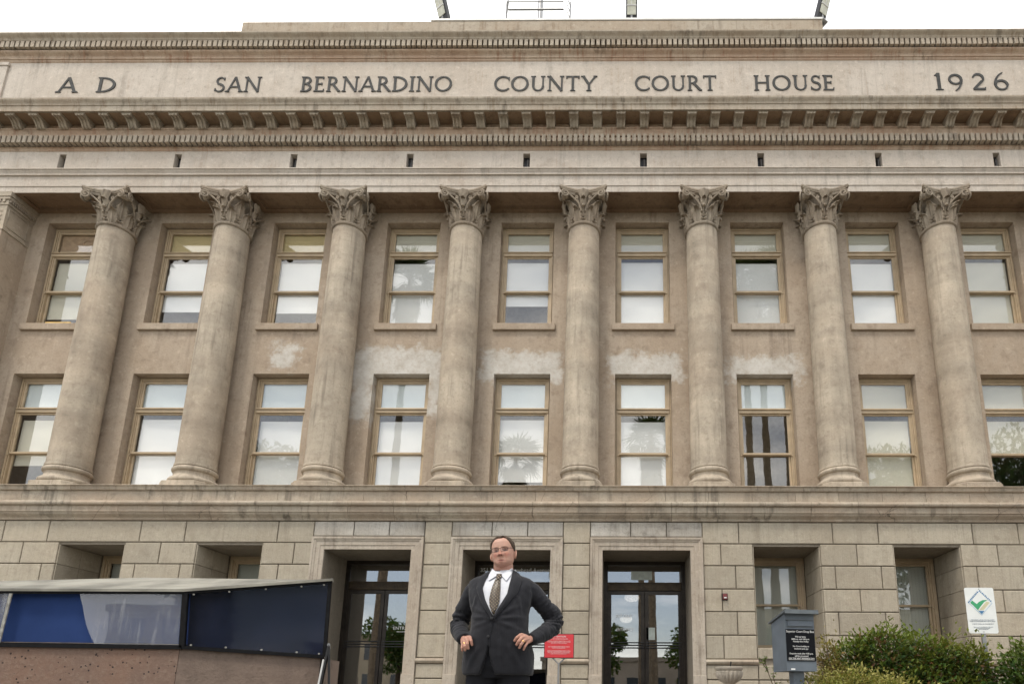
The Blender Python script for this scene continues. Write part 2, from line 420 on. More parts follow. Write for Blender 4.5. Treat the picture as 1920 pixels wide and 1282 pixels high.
band('corona', [(24.6, 16.362), (24.6, 16.90), (24.2, 16.86), (23.24, 16.73), (23.20, 16.715)] + curve((23.20, 16.69), (23.305, 16.55), 'cyma') + [(23.31, 16.531), (23.34, 16.525), (23.35, 16.363), (23.40, 16.362), (23.405, 16.378), (23.43, 16.378), (23.435, 16.362)], M_mould)
band('attic_frieze', [(24.6, 16.8), (24.6, 18.70), (24.2, 18.699), (24.2, 16.8)], M_frieze)
band('attic_bed_mould', [(24.6, 18.70), (24.6, 18.95), (23.98, 18.949)] + curve((23.98, 18.93), (24.13, 18.81), 'cyma') + [(24.145, 18.80), (24.12, 18.79), (24.11, 18.76), (24.12, 18.73), (24.16, 18.72), (24.16, 18.68), (24.19, 18.645), (24.2, 18.64), (24.21, 18.64), (24.21, 18.70)], M_corn2)
band('attic_dentil_wall', [(24.6, 18.951), (24.6, 19.21), (24.10, 19.209), (24.10, 18.951)], M_corn2)
band('attic_cornice', [(25.3, 19.211), (25.3, 19.46), (23.74, 19.42), (23.70, 19.40)] + curve((23.70, 19.385), (23.86, 19.25), 'cyma') + [(23.87, 19.235), (23.885, 19.23), (23.885, 19.211)], M_mould)
# attic end blocks
for s in (-1, 1):
    a, b = sorted((s * 15.86, s * 18.9)); m = MB(); m.box(a, b, 24.12, 24.3, 16.9, 18.5); m.box(a - .04, b + .04, 24.08, 24.3, 18.5, 18.6)
    for k in range(5): m.box(a + .25, b - .25, 24.085, 24.13, 17.2 + .24 * k, 17.3 + .24 * k)
    link('attic_block', m.me(), M_frieze, CH)
# dentils (a few pixels each)
def dentils(name, pitch, wd, y0, y1, z0, z1):
    m = MB(); x = X0
    while x < X1:
        j = random.uniform(-.006, .006); m.box(x + j, x + wd + j, y0 + random.uniform(-.006, .004), y1, z0 + random.uniform(-.004, .004), z1); x += pitch
    link(name, m.me(), M_mould, CH, kind='stuff')
dentils('dentil_row', B / 22, B / 22 * .66, 23.885, 24.145, 15.665, 15.90)
dentils('dentil_row', B / 22, B / 22 * .66, 23.86, 24.095, 18.985, 19.19)
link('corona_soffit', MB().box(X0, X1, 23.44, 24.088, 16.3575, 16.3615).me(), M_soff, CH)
# modillions under the corona
pr = [(24.085, 16.3565), (23.46, 16.3565), (23.445, 16.345), (23.445, 16.315), (23.46, 16.303), (23.49, 16.302), (23.52, 16.316), (23.60, 16.324), (23.70, 16.308), (23.79, 16.262), (23.86, 16.200), (23.93, 16.158), (24.0, 16.152), (24.06, 16.178), (24.085, 16.20)]
mm = MB()
for k in range(5):                # reeded underside: five ribs, alternate ones proud
    xa = -.12 + .048 * k; e = 0 if k % 2 else .016
    mm.prof([(y - (e if z < 16.34 else 0), z - (e if z < 16.34 else 0)) for y, z in pr], xa, xa + .0475)
mm.box(-.145, .145, 23.43, 24.08, 16.335, 16.357)
me = mm.me(30)
me.transform(Matrix.Translation((0, -24.085, -16.36)))
k = 0
for i in range(-27, 28):
    link('modillion', me, M_mould, CH, loc=(i * B / 5 + .04, 24.085 + random.uniform(-.004, .004), 16.36), rot=(0, 0, random.uniform(-.008, .008)), scale=(1, .6181, 1.0408))
# soffit coffers between columns
sh = [((i - 4) * B - 1.02, (i - 4) * B + 1.02, 24.42, 25.25) for i in range(9)]
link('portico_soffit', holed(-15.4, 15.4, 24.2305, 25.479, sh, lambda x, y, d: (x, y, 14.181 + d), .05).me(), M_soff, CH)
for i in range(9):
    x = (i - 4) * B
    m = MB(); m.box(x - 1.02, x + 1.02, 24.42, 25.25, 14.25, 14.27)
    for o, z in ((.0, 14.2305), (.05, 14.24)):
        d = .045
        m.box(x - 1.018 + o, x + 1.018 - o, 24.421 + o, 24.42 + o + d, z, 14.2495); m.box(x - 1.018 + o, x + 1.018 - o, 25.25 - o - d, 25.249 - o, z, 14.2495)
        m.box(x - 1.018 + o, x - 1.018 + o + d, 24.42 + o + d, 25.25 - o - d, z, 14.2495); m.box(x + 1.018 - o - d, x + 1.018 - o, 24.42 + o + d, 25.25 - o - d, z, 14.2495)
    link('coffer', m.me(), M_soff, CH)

# --- attic parapet, roof and the closed body behind
m = MB(); m.prof([(25.0, 19.4), (26.2, 19.4), (26.2, 20.80), (25.03, 20.80), (25.0, 20.77)], -9.33, 9.14); link('parapet_block', m.me(), M_mould, CH)
m = MB(); m.box(-3.3, 9.16, 24.97, 26.22, 20.803, 20.87); link('flashing', m.me(), M_flash, CH)
m = MB(); m.box(X0 + .01, X1 - .01, 24.5, 44, 19.0, 19.39); link('roof', m.me(), M_pave, CH)
m = MB()
m.box(X0, X0 + .3, 26.1, 44, 0, 19.0); m.box(X1 - .3, X1, 26.1, 44, 0, 19.0); m.box(X0, X1, 44, 44.3, 0, 19.3); m.box(X0, X1, 24.62, 26.4, 14.30, 19.0)
m.box(X0, -15.39, 25.6, 26.1, 5, 19); m.box(15.39, X1, 25.6, 26.1, 5, 19)
link('rear_wall', m.me(), M_wall, CH)
m = MB(); m.box(X0 + .3, X1 - .3, 26.0, 44, 4.85, 5.05); m.box(X0 + .3, X1 - .3, 26.0, 44, 9.45, 9.8); m.box(X0 + .3, X1 - .3, 26.0, 44, 14.3, 14.5); m.box(X0 + .3, X1 - .3, 31, 31.2, 5.05, 14.3)
for i in range(10):
    x = (i - 4.5) * B; m.box(x - .08, x + .08, 26.0, 31, 5.05, 14.3)
link('room_partition', m.me(), M_room, CH)
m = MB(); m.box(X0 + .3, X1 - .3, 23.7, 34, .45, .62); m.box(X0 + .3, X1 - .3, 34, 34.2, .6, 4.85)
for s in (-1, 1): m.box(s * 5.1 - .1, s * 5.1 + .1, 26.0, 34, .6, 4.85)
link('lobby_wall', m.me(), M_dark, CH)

# --- windows
def win_frame(z0, z1, zt):
    """fixed casing: stepped jambs and head, transom bar; local origin at opening bottom centre, y=0 at YS"""
    m = MB(); h = z1 - z0
    for k, (o, d) in enumerate(((0, .05), (.05, .02), (.085, .045))):
        w = .05 if k == 0 else .034
        m.box(-WH + o + .002, -WH + o + w, -.06 + d - .05 * (k == 0) * 0, .12, 0, h - .002 - o); m.box(WH - o - w, WH - o - .002, -.06 + d, .12, 0, h - .002 - o)
        m.box(-WH + o + w, WH - o - w, -.06 + d, .12, h - o - w, h - .003 - o)
    t = zt - z0
    m.bbox(-WH + .05, WH - .05, -.055, .11, t - .07, t + .02, .012); m.bbox(-WH + .06, WH - .06, -.085, .0, t + .02, t + .055, .012)
    m.box(-WH + .055, WH - .055, .02, .10, -.02, .03)
    return m.me()
def sash(x, za, zb, rail, y):
    m = MB(); st = .052
    m.box(-x, -x + st, y, y + .045, za, zb); m.box(x - st, x, y, y + .045, za, zb)
    m.bbox(-x + st, x - st, y - .004, y + .049, za, za + rail[0], .008); m.bbox(-x + st, x - st, y - .004, y + .049, zb - rail[1], zb, .008)
    return m
def window(kind, i, z0, z1, zt, zm, gap, tmat, bmat, fr, open_low=False, noblind=False):
    x = (i - 4) * B
    o = link('window', fr, M_paint, CH, loc=(x, YS + .19, z0), scale=(1, 1, 1.0408))
    h, t, mth_ = z1 - z0, zt - z0, zm - z0
    xi = WH - .12
    key = kind
    if key not in SH:
        SH[key] = (sash(xi, t + .055, h - .12, (.05, .05), .0).me(), sash(xi, mth_ - .03, t - .07, (.06, .045), .0).me(), sash(xi, .03, mth_ + .02, (.075, .05), .05).me(),
                   MB().box(-xi + .05, xi - .05, .02, .025, t + .10, h - .165).me(), MB().box(-xi + .05, xi - .05, .02, .025, mth_ + .028, t - .112).me(), MB().box(-xi + .05, xi - .05, .07, .075, .10, mth_ - .028).me(),
                   MB().tube([(-xi - .0, -.03, mth_ - .03), (-xi - .035, -.04, mth_ - .06), (-xi - .06, -.02, mth_ - .09)], .018, 6).tube([(xi, -.03, mth_ - .03), (xi + .035, -.04, mth_ - .06), (xi + .06, -.02, mth_ - .09)], .018, 6).bbox(-xi, xi, -.035, .0, mth_ - .03, mth_ + .03, .01).me())
    a = SH[key]
    for n in range(3):
        q = link('sash', a[n], M_paint, o, local=True)
        link('pane', a[n + 3], M_glass, q, local=True)
    link('meeting_rail', a[6], M_paint, o, local=True)
    if kind == 'u':
        s = MB().bbox(-WH - .10, WH + .10, -.345, -.02, -.20, -.003, .012).me(); link('sill', s, M_wall, o, local=True)
    # shades
    e = random.uniform(-.01, .01)
    link('transom_blind', MB().box(-xi + .03, xi - .03, .075, .085, t + .06, h - .13).me(), tmat, o, local=True)
    if tmat is M_blind[4]:
        link('vent_cover', MB().add(*ring_disc(.15, .2, .066, (t + h) / 2 - .02)).me(), tmat, o, local=True)
    if not noblind:
        zb = .08 + gap; zt_ = t - (.17 if kind == 'u' else .22) + random.uniform(-.03, .03)
        link('roller_blind', MB().add([(-xi + .035, .135, zb + e), (xi - .035, .135, zb - e), (xi - .035, .135, zt_), (-xi + .035, .135, zt_), (-xi + .035, .143, zb + e), (xi - .035, .143, zb - e), (xi - .035, .143, zt_), (-xi + .035, .143, zt_)],
             [(0, 1, 2, 3), (4, 7, 6, 5), (0, 4, 5, 1), (1, 5, 6, 2), (2, 6, 7, 3), (3, 7, 4, 0)]).me(), bmat, o, local=True)
        link('blind_rail', MB().bbox(-xi + .035, xi - .035, .128, .15, zb - .02 - e, zb + .005, .004).me(), bmat, o, local=True)
    return o
def ring_disc(r, cx, y, cz, n=24):
    v = []
    for k in range(n):
        a = 2 * math.pi * k / n
        v += [(cx + r * math.cos(a), y, cz + r * math.sin(a)), (cx + (r - .02) * math.cos(a), y - .01, cz + (r - .02) * math.sin(a)), (cx + (r - .025) * math.cos(a), y + .002, cz + (r - .025) * math.sin(a))]
    f = []
    for k in range(n):
        q = (k + 1) % n
        for j in range(2): f.append((k * 3 + j, q * 3 + j, q * 3 + j + 1, k * 3 + j + 1))
    f.append(tuple(k * 3 + 2 for k in range(n)))
    return v, f
SH = {}
FU, FL = win_frame(UZ0, UZ1, 12.99), win_frame(LZ0, LZ1, 8.14)
gaps_u = [.34, .56, .54, 0, .74, 0, 0, 0, 0]
gaps_l = [.95, 0, 0, 0, .50, 0, 0, 0, 1.3]
for i in range(9):
    tm = M_blind[4] if i == 0 else (M_blind[2] if i < 3 else M_blind[1])
    window('u', i, UZ0, UZ1, 12.99, 11.78, gaps_u[i], tm, M_blind[0 if 0 < i < 8 else 1], FU)
    window('l', i, LZ0, LZ1, 8.14, 6.92, gaps_l[i], M_blind[3 if i < 7 else 1], M_blind[0 if 0 < i < 7 else 1], FL, noblind=(i == 6))
link('sill_box', MB().bbox(-14.05, -13.3, 25.80, 25.86, 10.69, 10.81, .01).me(), plain('yellow_paper', (.75, .5, .16)), CH)
# the office behind the unshaded window keeps its ceiling light on
g = G('lit_diffuser'); g.set(Emission_Color=(1, .80, .50), Emission_Strength=3.0).col((.8, .8, .8))
link('ceiling_lamp', MB().box(5.9, 7.0, 28.2, 28.8, 8.95, 9.0).me(), g.m, CH)

# --- columns
def leaf(m, ang, H, Wd, r0, r1, curl, z0, rib=.042):
    def fn(u, v):
        a = (u - .5) * 2
        w_ = Wd * (.70 + .45 * math.sin(math.pi * min(1, v * .9 + .05))) * (1 - .5 * max(0, v - .75) / .25) * (1 + .20 * math.sin(v * 26) * abs(a))
        if v < .8: r = r0 + (r1 - r0) * v; z = z0 + H * v / .8 * .93
        else:
            t = (v - .8) / .2 * 2.4; r = r0 + (r1 - r0) * .8 + curl * (1 - math.cos(t)) * .75; z = z0 + H * .93 + curl * math.sin(t) * .75
        r += .035 * math.cos(a * 1.5) + rib * (.5 - abs(math.sin(a * 4.7))) * (.85 + .3 * v) - .035 * a * a
        x = a * w_
        return Vector((math.cos(ang) * r - math.sin(ang) * x, math.sin(ang) * r + math.cos(ang) * x, z))
    m.grid(fn, 14, 14)
def capital():
    m = MB()
    m.lathe([(.44, -.03), (.475, -.01), (.49, .02), (.485, .05), (.455, .07), (.42, .075), (.385, .2), (.375, .5), (.40, .72), (.47, .84), (.56, .90), (.50, .90)], 32)
    for k in range(8): leaf(m, math.pi / 8 + k * math.pi / 4, .31, .140, .430, .485, .125, .065)
    for k in range(8): leaf(m, k * math.pi / 4, .40, .140, .40, .53, .135, .22)
    for q in range(4):
        Rm = Matrix.Rotation(q * math.pi / 2, 4, 'Z')
        t = MB()
        for s in (-1, 1):
            path = []; rad = []
            for k in range(10):
                u = k / 9; x = .06 + .36 * u ** 1.6; z = .34 + .46 * u ** .8
                path.append((s * x, -(.47 + .30 * x + .02 * math.sin(3 * u)), z)); rad.append((.030 - .006 * u, .022))
            for k in range(22):
                a = math.pi * .62 - k * .52; r = .118 - .0046 * k
                x = .50 + r * math.cos(a); z = .775 + r * math.sin(a)
                path.append((s * x, -(.47 + .30 * x + .03 + .0015 * k), z)); rad.append((.026 - .0006 * k, .024))
            t.tube(path, rad, 6)
            # solid core behind the scroll and the small inner helix
            t.lathe([(.02, 0), (.085, 0), (.085, .09), (.02, .09)], 12); 
            for j in range(len(t.v) - 48, len(t.v)):
                p = t.v[j]; t.v[j] = Vector((s * .50 + p.x, -.62 + p.z, .775 + p.y))
            hp = []
            for k in range(14):
                a = math.pi * .4 + k * .5; r = .055 - .003 * k
                hp.append((s * (.20 + r * math.cos(a)), -.545, .73 + r * math.sin(a)))
            t.tube([(s * .10, -.50, .42), (s * .15, -.53, .62)] + hp, .018, 5)
        # shield ornament
        def sh_(u, v):
            a = (u - .5) * 2; wd = .135 * (1 - .75 * (1 - v) ** 1.6) * (1 + .15 * math.sin(v * 9))
            return Vector((a * wd, -.50 - .10 * v - .06 * math.cos(a * 1.4) - .012 * math.cos(a * 7) * math.sin(v * 14), .46 + .46 * v))
        t.grid(sh_, 8, 10)
        t.lathe([(.005, -.04), (.045, -.02), (.05, .01), (.03, .04), (.005, .05)], 10, (0, -.56, .47))
        m.add([Rm @ p for p in t.v], t.f)
    # abacus with concave sides and clipped corners
    def plan(k):
        pts = []
        for q in range(4):
            a0 = q * math.pi / 2
            for j in range(13):
                u = -1 + 2 * j / 12; x = u * .64; y = -(.49 + .19 * abs(u) ** 1.9) * k; x *= k
                c, s = math.cos(a0), math.sin(a0); pts.append(Vector((c * x - s * y, s * x + c * y, 0)))
        return pts
    rr = []
    for k, z in ((.84, .85), (.90, .86), (.93, .90), (.935, .935), (.975, .94), (.98, .955), (.965, .965), (1.0, .985), (1.0, 1.03), (.98, 1.045)):
        rr.append([p + Vector((0, 0, z)) for p in plan(k)])
    m.rings(rr)
    return m.me(38)
CAP = capital()
sh = [(.478, .70), (.478, 1.2)] + [(.478 - .036 * ((k / 20) ** 1.7), .75 + (7.62 - .75) * k / 20) for k in range(2, 21)]
SHAFT = MB().lathe([(.50, .72), (.495, .76)] + sh, 48).me(40)
def oct_(hw, ch, z): return [Vector((x, y, z)) for x, y in ((hw, -hw + ch), (hw, hw - ch), (hw - ch, hw), (-hw + ch, hw), (-hw, hw - ch), (-hw, -hw + ch), (-hw + ch, -hw), (hw - ch, -hw))]
PLIN = MB().rings([oct_(.59, .17, -.02), oct_(.59, .17, .225), oct_(.575, .17, .24)]).me()
def torus_p(r, z, h, n=8): return [(r + h * math.cos(-math.pi / 2 + math.pi * k / n), z + h + h * math.sin(-math.pi / 2 + math.pi * k / n)) for k in range(n + 1)]
BASE = MB().lathe([(.3, .24)] + torus_p(.515, .24, .075) + [(.52, .395), (.50, .41), (.475, .46), (.47, .50), (.485, .535), (.495, .54)] + torus_p(.462, .54, .07) + [(.49, .685), (.50, .69), (.50, .72), (.3, .72)], 48).me(35)
CZ = 5.5
for j in range(8):
    x = (j - 3.5) * B
    o = link('column', SHAFT, M_col, CH, loc=(x, 24.84, CZ), scale=(1, 1, 1.0408))
    link('plinth', PLIN, M_col, o, local=True); link('base', BASE, M_col, o, local=True)
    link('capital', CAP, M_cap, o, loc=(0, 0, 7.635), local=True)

# --- belt course of coping stones
def stones(name, pts, mat, pitch, off, sm=28):
    x = X0 + off
    while x < X1:
        e = random.uniform(-.003, .003)
        link(name, MB().prof([(y + e, z) for y, z in pts], x + .004, x + pitch - .004).me(sm), mat, CH); x += pitch
P_ = B / 3
stones('ledge_stone', [(25.47, 5.44), (25.47, 5.52), (23.36, 5.50), (23.27, 5.495)] + curve((23.25, 5.48), (23.33, 5.40), 'ovolo', 5) + [(23.35, 5.375), (23.40, 5.37)], M_belt, P_, .2)
stones('parapet_stone', [(24.0, 5.10), (24.0, 5.37), (23.42, 5.369), (23.42, 5.10)], M_belt, P_ * .94, .5)
stones('belt_stone', [(24.0, 4.66), (24.0, 5.099), (23.30, 5.098), (23.23, 5.09), (23.19, 5.06), (23.18, 5.03), (23.20, 4.995), (23.24, 4.98), (23.30, 4.975), (23.30, 4.835), (23.34, 4.83)] + curve((23.345, 4.815), (23.50, 4.68), 'cyma', 6) + [(23.52, 4.66)], M_belt, P_, .35)
link('belt_backing', MB().box(X0, X1, 23.6, 25.0, 4.655, 5.36).me(), M_joint, CH)

# --- rusticated ground floor
GW, GZ0, GZ1 = .815, 1.72, 4.075
DW, DZ1 = 1.067, 3.969
gh = []
for i in range(9):
    x = (i - 4) * B
    gh.append((x - DW, x + DW, .60, DZ1) if 3 <= i <= 5 else (x - GW, x + GW, GZ0, GZ1))
link('ground_wall', holed(X0, X1, 0, 4.66, gh, lambda x, z, d: (x, YG + .075 + d, z), 2.10).me(), M_joint, CH)
courses = [4.652, 4.128, 3.606, 3.058, 2.534, 1.998, 1.462]
def block(x0, x1, z0, z1, mat=M_ash, y=YG, name='ashlar_block'):
    g_, c = .012, .014; e = random.uniform(-.005, .004)
    x0 += g_; x1 -= g_; z0 += g_; z1 -= g_; ya, yb, yc = y + e, y + e + c, YG + .12
    v = [(x0 + c, ya, z0 + c), (x1 - c, ya, z0 + c), (x1 - c, ya, z1 - c), (x0 + c, ya, z1 - c)] + [(x0, yb, z0), (x1, yb, z0), (x1, yb, z1), (x0, yb, z1)] + [(x0, yc, z0), (x1, yc, z0), (x1, yc, z1), (x0, yc, z1)]
    f = [(0, 1, 2, 3)] + [(a, (a + 1) % 4, 4 + (a + 1) % 4, 4 + a) for a in range(4)] + [(4 + a, 4 + (a + 1) % 4, 8 + (a + 1) % 4, 8 + a) for a in range(4)]
    return link(name, mesh(v, f), mat, CH)
DX = DW + .30                       # outer edge of a door architrave
piers = []                          # (x0,x1,left kind,right kind)
edges = []
for i in range(9):
    x = (i - 4) * B; e = DX if 3 <= i <= 5 else GW; edges.append((x - e, x + e, 'd' if 3 <= i <= 5 else 'w'))
spans = [(-18.8, edges[0][0], 'x', 'w')] + [(edges[i][1], edges[i + 1][0], edges[i][2], edges[i + 1][2]) for i in range(8)] + [(edges[8][1], 18.8, 'w', 'x')]
for c in range(6):
    zt, zb = courses[c], courses[c + 1]
    if c == 0:
        js = [-18.8]
        for i, (a, b, k) in enumerate(edges):
            if k == 'w': js += [a - .33, b + .33]
        js = sorted(js + [18.8]); 
        for a, b in zip(js, js[1:]):
            if a < -2 and b > 2 or (a > edges[2][1] and b < edges[6][0] + .1):      # the door zone
                q = [a]
                for i in (3, 4, 5):
                    l, r, _ = edges[i]; q += [l, l + (r - l) * .36, l + (r - l) * .68, r]
                q.append(b)
                for k, (p, s) in enumerate(zip(q, q[1:])):
                    mid = (p + s) / 2; ind = any(abs(mid - (i - 4) * B) < DX for i in (3, 4, 5))
                    block(p, s, 4.285 if ind else zb, zt, M_lint if ind else M_ash)
            else: block(a, b, zb, zt)
        continue
    for a, b, kl, kr in spans:
        wd = b - a
        if kl == 'd' and kr == 'd': block(a, b, zb, zt); continue
        if 'd' in (kl, kr):
            n = .36 if (c % 2) == 1 else .64
            cut = a + wd * (n if kl == 'd' else 1 - n); js = [a, cut, b]
        elif 'x' in (kl, kr):
            js = [a + wd * k / 3 for k in range(4)]
        else:
            js = [a, (a + b) / 2, b] if c % 2 == 1 else [a, a + .33, b - .33, b]
        for p, s in zip(js, js[1:]): block(p, s, zb, zt)
# sill course (rounded string) and plinth courses
for a, b, kl, kr in spans:
    link('string_course', MB().prof([(23.62, 1.458), (23.50, 1.455), (23.455, 1.43), (23.44, 1.40), (23.455, 1.37), (23.50, 1.345), (23.52, 1.338), (23.62, 1.338)], a, b).me(40), M_belt, CH)
    for zt, zb in ((1.335, 1.006), (1.006, .50), (.50, 0)):
        n = max(1, round((b - a) / .9))
        for k in range(n): block(a + (b - a) * k / n, a + (b - a) * (k + 1) / n, zb, zt, y=YG - .03)
for i in range(9):
    if 3 <= i <= 5: continue
    x = (i - 4) * B
    block(x - GW, x + GW, 1.006, 1.338, y=YG - .03); block(x - GW, x + GW, .5, 1.006, y=YG - .03); block(x - GW, x + GW, 0, .5, y=YG - .03)
    block(x - GW, x + GW, 1.462, GZ0 + .005)
    # jamb stones of the deep reveal
    for s in (-1, 1):
        for c in range(1, 6):
            zt, zb = min(courses[c], GZ1 - .003), max(courses[c + 1], GZ0)
            m = MB()
            for ya, yb in ((23.60, 24.62), (24.635, 25.60)):
                a, b = sorted((x + s * (GW - .001), x + s * (GW - .022))); m.bbox(a, b, ya, yb, zb + .006, zt - .006, .006)
            link('jamb_stone', m.me(), M_ash, CH)
    # window
    o = link('window', None, None, CH, loc=(x, YS, GZ0), scale=(1, 1, 1.0408))
    m = MB(); h = GZ1 - GZ0
    gwf = GW - .022
    for k, (oo, d) in enumerate(((0, -.02), (.055, -.05), (.10, -.01))):
        ww = .055 if k == 0 else .045
        m.box(-gwf + oo, -gwf + oo + ww, d, .12, 0, h - oo - .002); m.box(gwf - oo - ww, gwf - oo, d, .12, 0, h - oo - .002); m.box(-gwf + oo + ww, gwf - oo - ww, d, .12, h - oo - ww, h - oo - .002)
    m.bbox(-gwf + .05, gwf - .05, -.06, .1, .0, .10, .01)
    link('frame', m.me(), M_paint, o, local=True)
    xi, mt = gwf - .145, 2.88 - GZ0
    link('sash', sash(xi, mt - .03, h - .145, (.055, .05), .02).tube([(-xi, 0, mt - .03), (-xi - .05, -.02, mt - .09)], .018, 6).tube([(xi, 0, mt - .03), (xi + .05, -.02, mt - .09)], .018, 6).me(), M_paint, o, local=True)
    link('sash', sash(xi, .10, mt + .02, (.07, .05), .066).me(), M_paint, o, local=True)
    link('pane', MB().box(-xi + .05, xi - .05, .04, .045, mt + .02, h - .19).me(), M_glass, o, local=True)
    link('pane', MB().box(-xi + .05, xi - .05, .085, .09, .165, mt - .03).me(), M_glass, o, local=True)
    for n in range(14):
        xa = -xi + 2 * xi * n / 14
        link('blind_slat', MB().add([(xa, .166, .1), (xa + 2 * xi / 14 * 1.02, .174, .1), (xa + 2 * xi / 14 * 1.02, .174, h - .1), (xa, .166, h - .1)], [(0, 1, 2, 3)]).me(), M_gb, o, local=True)

# --- doors with their stone surrounds
def surround(x):
    m = MB()
    pf = [(0, YG + .10), (0, YG - .01), (.09, YG - .012), (.10, YG - .035), (.19, YG - .037), (.20, YG - .06), (.235, YG - .075), (.25, YG - .10), (.298, YG - .10), (.298, YG + .10)]
    v = []
    for o, y in pf: v += [(x - DW - o, y, .62), (x - DW - o, y, DZ1 + o), (x + DW + o, y, DZ1 + o), (x + DW + o, y, .62)]
    n = len(pf); f = []
    for k in range(n - 1):
        for j in range(3): f.append((4 * k + j, 4 * k + j + 1, 4 * k + 4 + j + 1, 4 * k + 4 + j))
    m.add(v, f)
    for s in (-1, 1):
        a, b = sorted((x + s * (DW - .004), x + s * (DW + .302))); m.bbox(a, b, YG - .115, YG + .1, .60, 1.10, .012)
    return m.me()
for i in (3, 4, 5):
    x = (i - 4) * B
    link('door_surround', surround(x), M_arch, CH)
    yd = 25.72
    m = MB(); 
    for s in (-1, 1):
        a, b = sorted((x + s * DW, x + s * (DW - .075))); m.box(a, b, yd - .06, yd + .08, .62, DZ1 - .001)
        a, b = sorted((x + s * (DW - .075), x + s * (DW - .105))); m.box(a, b, yd - .03, yd + .06, .62, DZ1 - .05)
    m.box(x - DW + .075, x + DW - .075, yd - .06, yd + .08, DZ1 - .10, DZ1 - .001)
    dfr = link('door', m.me(), M_bronze, CH)
    m = MB(); m.bbox(x - DW + .105, x + DW - .105, yd - .07, yd + .06, 3.22, 3.40, .012); m.bbox(x - DW + .105, x + DW - .105, yd - .10, yd, 3.395, 3.43, .008)
    for k in range(46):
        xa = x - DW + .13 + k * (2 * DW - .26) / 46; m.box(xa, xa + .024, yd - .085, yd - .06, 3.27, 3.36)
    link('transom_bar', m.me(), M_brass, dfr)
    link('transom_pane', MB().box(x - DW + .10, x + DW - .10, yd, yd + .006, 3.43, DZ1 - .10).me(), M_dglass, dfr)
    for s in (-1, 1):
        a, b = sorted((x + s * .006, x + s * (DW - .105)))
        m = MB(); st = .095
        m.bbox(a, a + st, yd - .02, yd + .03, .64, 3.215, .006); m.bbox(b - st, b, yd - .02, yd + .03, .64, 3.215, .006)
        m.bbox(a + st, b - st, yd - .02, yd + .03, 3.12, 3.215, .006); m.bbox(a + st, b - st, yd - .02, yd + .03, .64, .86, .006)
        lf = link('door_leaf', m.me(), M_bronze, dfr)
        link('door_pane', MB().box(a + st - .005, b - st + .005, yd, yd + .006, .855, 3.125).me(), M_dglass, lf)
        for z in (1.93, 1.865, 1.80):
            link('push_bar', MB().tube([(a + .02, yd - .06, z), (b - .02, yd - .06, z)], .013, 8).box(a + .03, a + .06, yd - .06, yd - .02, z - .012, z + .012).box(b - .06, b - .03, yd - .06, yd - .02, z - .012, z + .012).me(40), M_black, lf)
        hx = x + s * .17
        link('pull_handle', MB().tube([(hx, yd + .05, 1.75), (hx + .01, yd + .10, 1.6), (hx - .03 * s, yd + .10, 1.15), (hx, yd + .05, 1.0)], .014, 8).me(40), M_steel, lf)
# lobby lamps seen through the door glass
g = G('lamp_globe'); g.set(Emission_Color=(1, .9, .75), Emission_Strength=1.3).col((.9, .9, .85)); M_globe = g.m
for (x, y, z, r) in ((3.10, 28.6, 3.32, .22), (2.95, 31.5, 2.92, .20)):
    o = link('lobby_lamp', MB().lathe([(.02, -r * .55), (r * .6, -r * .45), (r * .92, -r * .2), (r, 0), (r * .9, .06), (.02, .06)], 20, (x, y, z)).me(60), M_globe, CH)
    link('lamp_chain', MB().tube([(x, y, z + .05), (x, y, 4.85)], .012, 6).me(), M_black, o)

